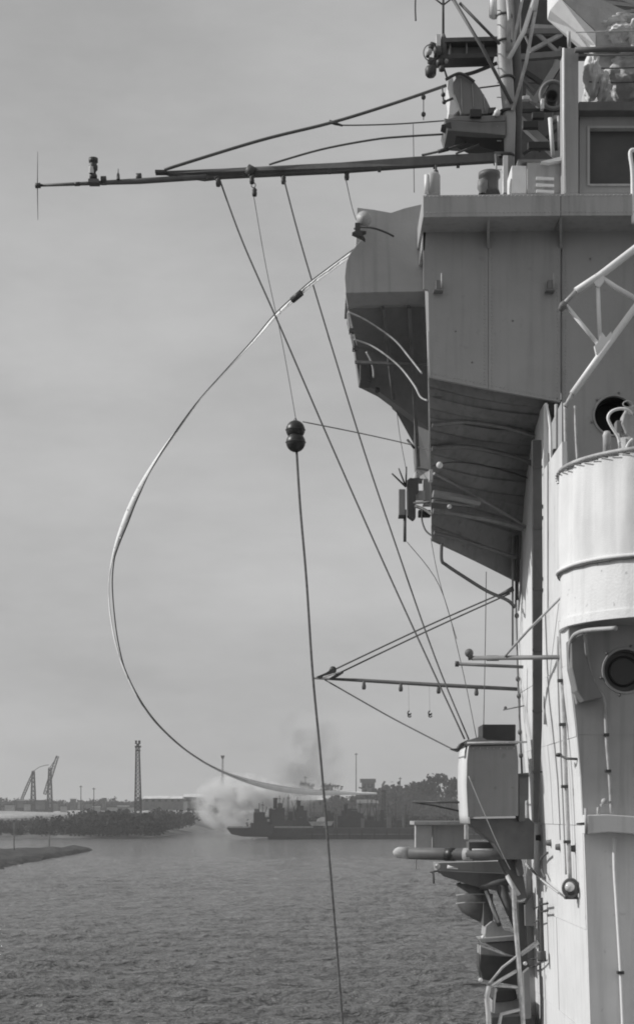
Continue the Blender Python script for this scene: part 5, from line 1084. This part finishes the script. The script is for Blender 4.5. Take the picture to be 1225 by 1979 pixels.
for y in (130, 158): part('lashing', M['rope'], cv, lambda b: ptube(b, smooth_path([(1138, y, 16.85), (1180, y + 2, 16.95), (1260, y - 1, 16.95)], 4), 2.4, 6))
ml_ = thing('blast_hood', 'slanting hood plate, sunlit edge painted white, angling down to the roof rail', 'hood', P(1150, 90, 17))
part('sunlit_white_edge', M['white2'], ml_, lambda b: b.prism([P(1062, -60, 17.25), P(1062, 20, 17.25), P(1136, 88, 17.25), P(1150, 88, 17.0), P(1150, 62, 17.0), P(1082, -4, 17.0), P(1076, -60, 17.0)], (0, .2, 0)))  # sunlit face painted white and slanted to catch the sun
part('face_plate', M['canvas2'], ml_, lambda b: b.prism(PP([(1080, -60, 17.1), (1084, -4, 17.1), (1151, 60, 17.1), (1151, 88, 17.1), (1400, 88, 17.1), (1400, 42, 17.4), (1164, 46, 17.4), (1110, -4, 17.4), (1105, -60, 17.4)]), (0, .2, 0)))
part('lump', M['canvas'], ml_, lambda b: bunch(b, 1192, 70, 50, 40, 17.15, 12.0)); part('lump', M['canvas'], ml_, lambda b: bunch(b, 1222, 66, 24, 48, 17.1, 15.0)); part('lump', M['canvas'], ml_, lambda b: bunch(b, 1205, 47, 80, 20, 17.15, 18.0))
t = thing('roof_rail', 'dark tubular rail along the roof in front of the canvas gear', 'rail', P(1170, 105, 16.6))
part('tube', M['dkgrey'], t, lambda b: ptube(b, [(1110, 97, 16.6), (1180, 95, 16.6), (1500, 93, 16.6)], 11, 10)); part('tube', M['pipe'], t, lambda b: ptube(b, [(1112, 62, 16.6), (1180, 61, 16.6), (1500, 58, 16.6)], 2.4, 6)); part('tube', M['grey_md'], t, lambda b: ptube(b, [(1118, 106, 16.62), (1500, 104, 16.62)], 5, 8))
t = thing('bridge_voice_pipe', 'white bent pipe standing at the bridge face near the frame edge', 'pipe', P(1222, 430, 16.1))
part('tube', M['white2'], t, lambda b: ptube(b, smooth_path([(1223, 432, 16.1), (1222, 380, 16.1), (1221, 330, 16.1), (1217, 300, 16.1), (1219, 291, 16.1), (1226, 290, 16.1)], 4), 8, 10))

# ------------------------------------------------------------ steam and haze
def vol_mat(name, dens, color, edge=None):
    m = bpy.data.materials.new(name); m.use_nodes = True; t = m.node_tree; t.nodes.clear()
    o = t.nodes.new('ShaderNodeOutputMaterial'); v = t.nodes.new('ShaderNodeVolumePrincipled')
    v.inputs['Color'].default_value = (color,) * 3 + (1,); v.inputs['Density'].default_value = dens; v.inputs['Anisotropy'].default_value = 0.0
    t.links.new(v.outputs[0], o.inputs['Volume'])
    if edge:
        c = t.nodes.new('ShaderNodeTexCoord'); n = t.nodes.new('ShaderNodeTexNoise'); n.inputs['Scale'].default_value = edge[1]; n.inputs['Detail'].default_value = 4
        t.links.new(c.outputs['Object'], n.inputs[0])
        sph = t.nodes.new('ShaderNodeVectorMath'); sph.operation = 'MULTIPLY'; sph.inputs[1].default_value = edge[0]; t.links.new(c.outputs['Object'], sph.inputs[0])
        ln = t.nodes.new('ShaderNodeVectorMath'); ln.operation = 'LENGTH'; t.links.new(sph.outputs[0], ln.inputs[0])
        mr = t.nodes.new('ShaderNodeMapRange'); mr.inputs[1].default_value = 1.0; mr.inputs[2].default_value = 0.15; mr.inputs[3].default_value = 0; mr.inputs[4].default_value = 1; t.links.new(ln.outputs['Value'], mr.inputs[0])
        r = t.nodes.new('ShaderNodeMapRange'); r.inputs[1].default_value = .43; r.inputs[2].default_value = .62; r.inputs[3].default_value = 0.0; r.inputs[4].default_value = dens * 1.6
        t.links.new(n.outputs[0], r.inputs[0]); mu = t.nodes.new('ShaderNodeMath'); mu.operation = 'MULTIPLY'; t.links.new(mr.outputs[0], mu.inputs[0]); t.links.new(r.outputs[0], mu.inputs[1]); t.links.new(mu.outputs[0], v.inputs['Density'])
    return m
def puff(name, label, px, py, d, rx, ry, rz, dens, color, ns):
    b = MB(); b.lathe((0, 0, 0), [(math.sin(math.pi * i / 10), -math.cos(math.pi * i / 10)) for i in range(11)], n=20)
    b.v = [Vector((v.x * rx, v.y * ry, v.z * rz)) for v in b.v]
    c = P(px, py, d); me_ob = emit(name, b, vol_mat(name + '_vapour', dens, color, ((1 / rx, 1 / ry, 1 / rz), ns)), base=(0, 0, 0)); me_ob.location = c
    tag(me_ob, label, 'smoke'); return kind(me_ob, 'stuff')
puff('steam_cloud', 'white steam drifting over the channel mouth', 462, 1552, 1120, 36, 22, 23, .5, .97, .10)
puff('steam_cloud', 'thin white steam trailing over the sheds', 515, 1538, 1130, 44, 20, 11, .3, .97, .11)
puff('funnel_smoke', 'thin dark smoke rising above the moored vessels', 596, 1478, 1000, 26, 14, 42, .05, .30, .05)
hm = vol_mat('air', 1.6e-4, .92)
b = MB(); b.box((-6200, -400, -1.6), (6200, 5900, 82)); o = emit('haze', b, hm, base=(0, 0, 0)); kind(o, 'stuff')
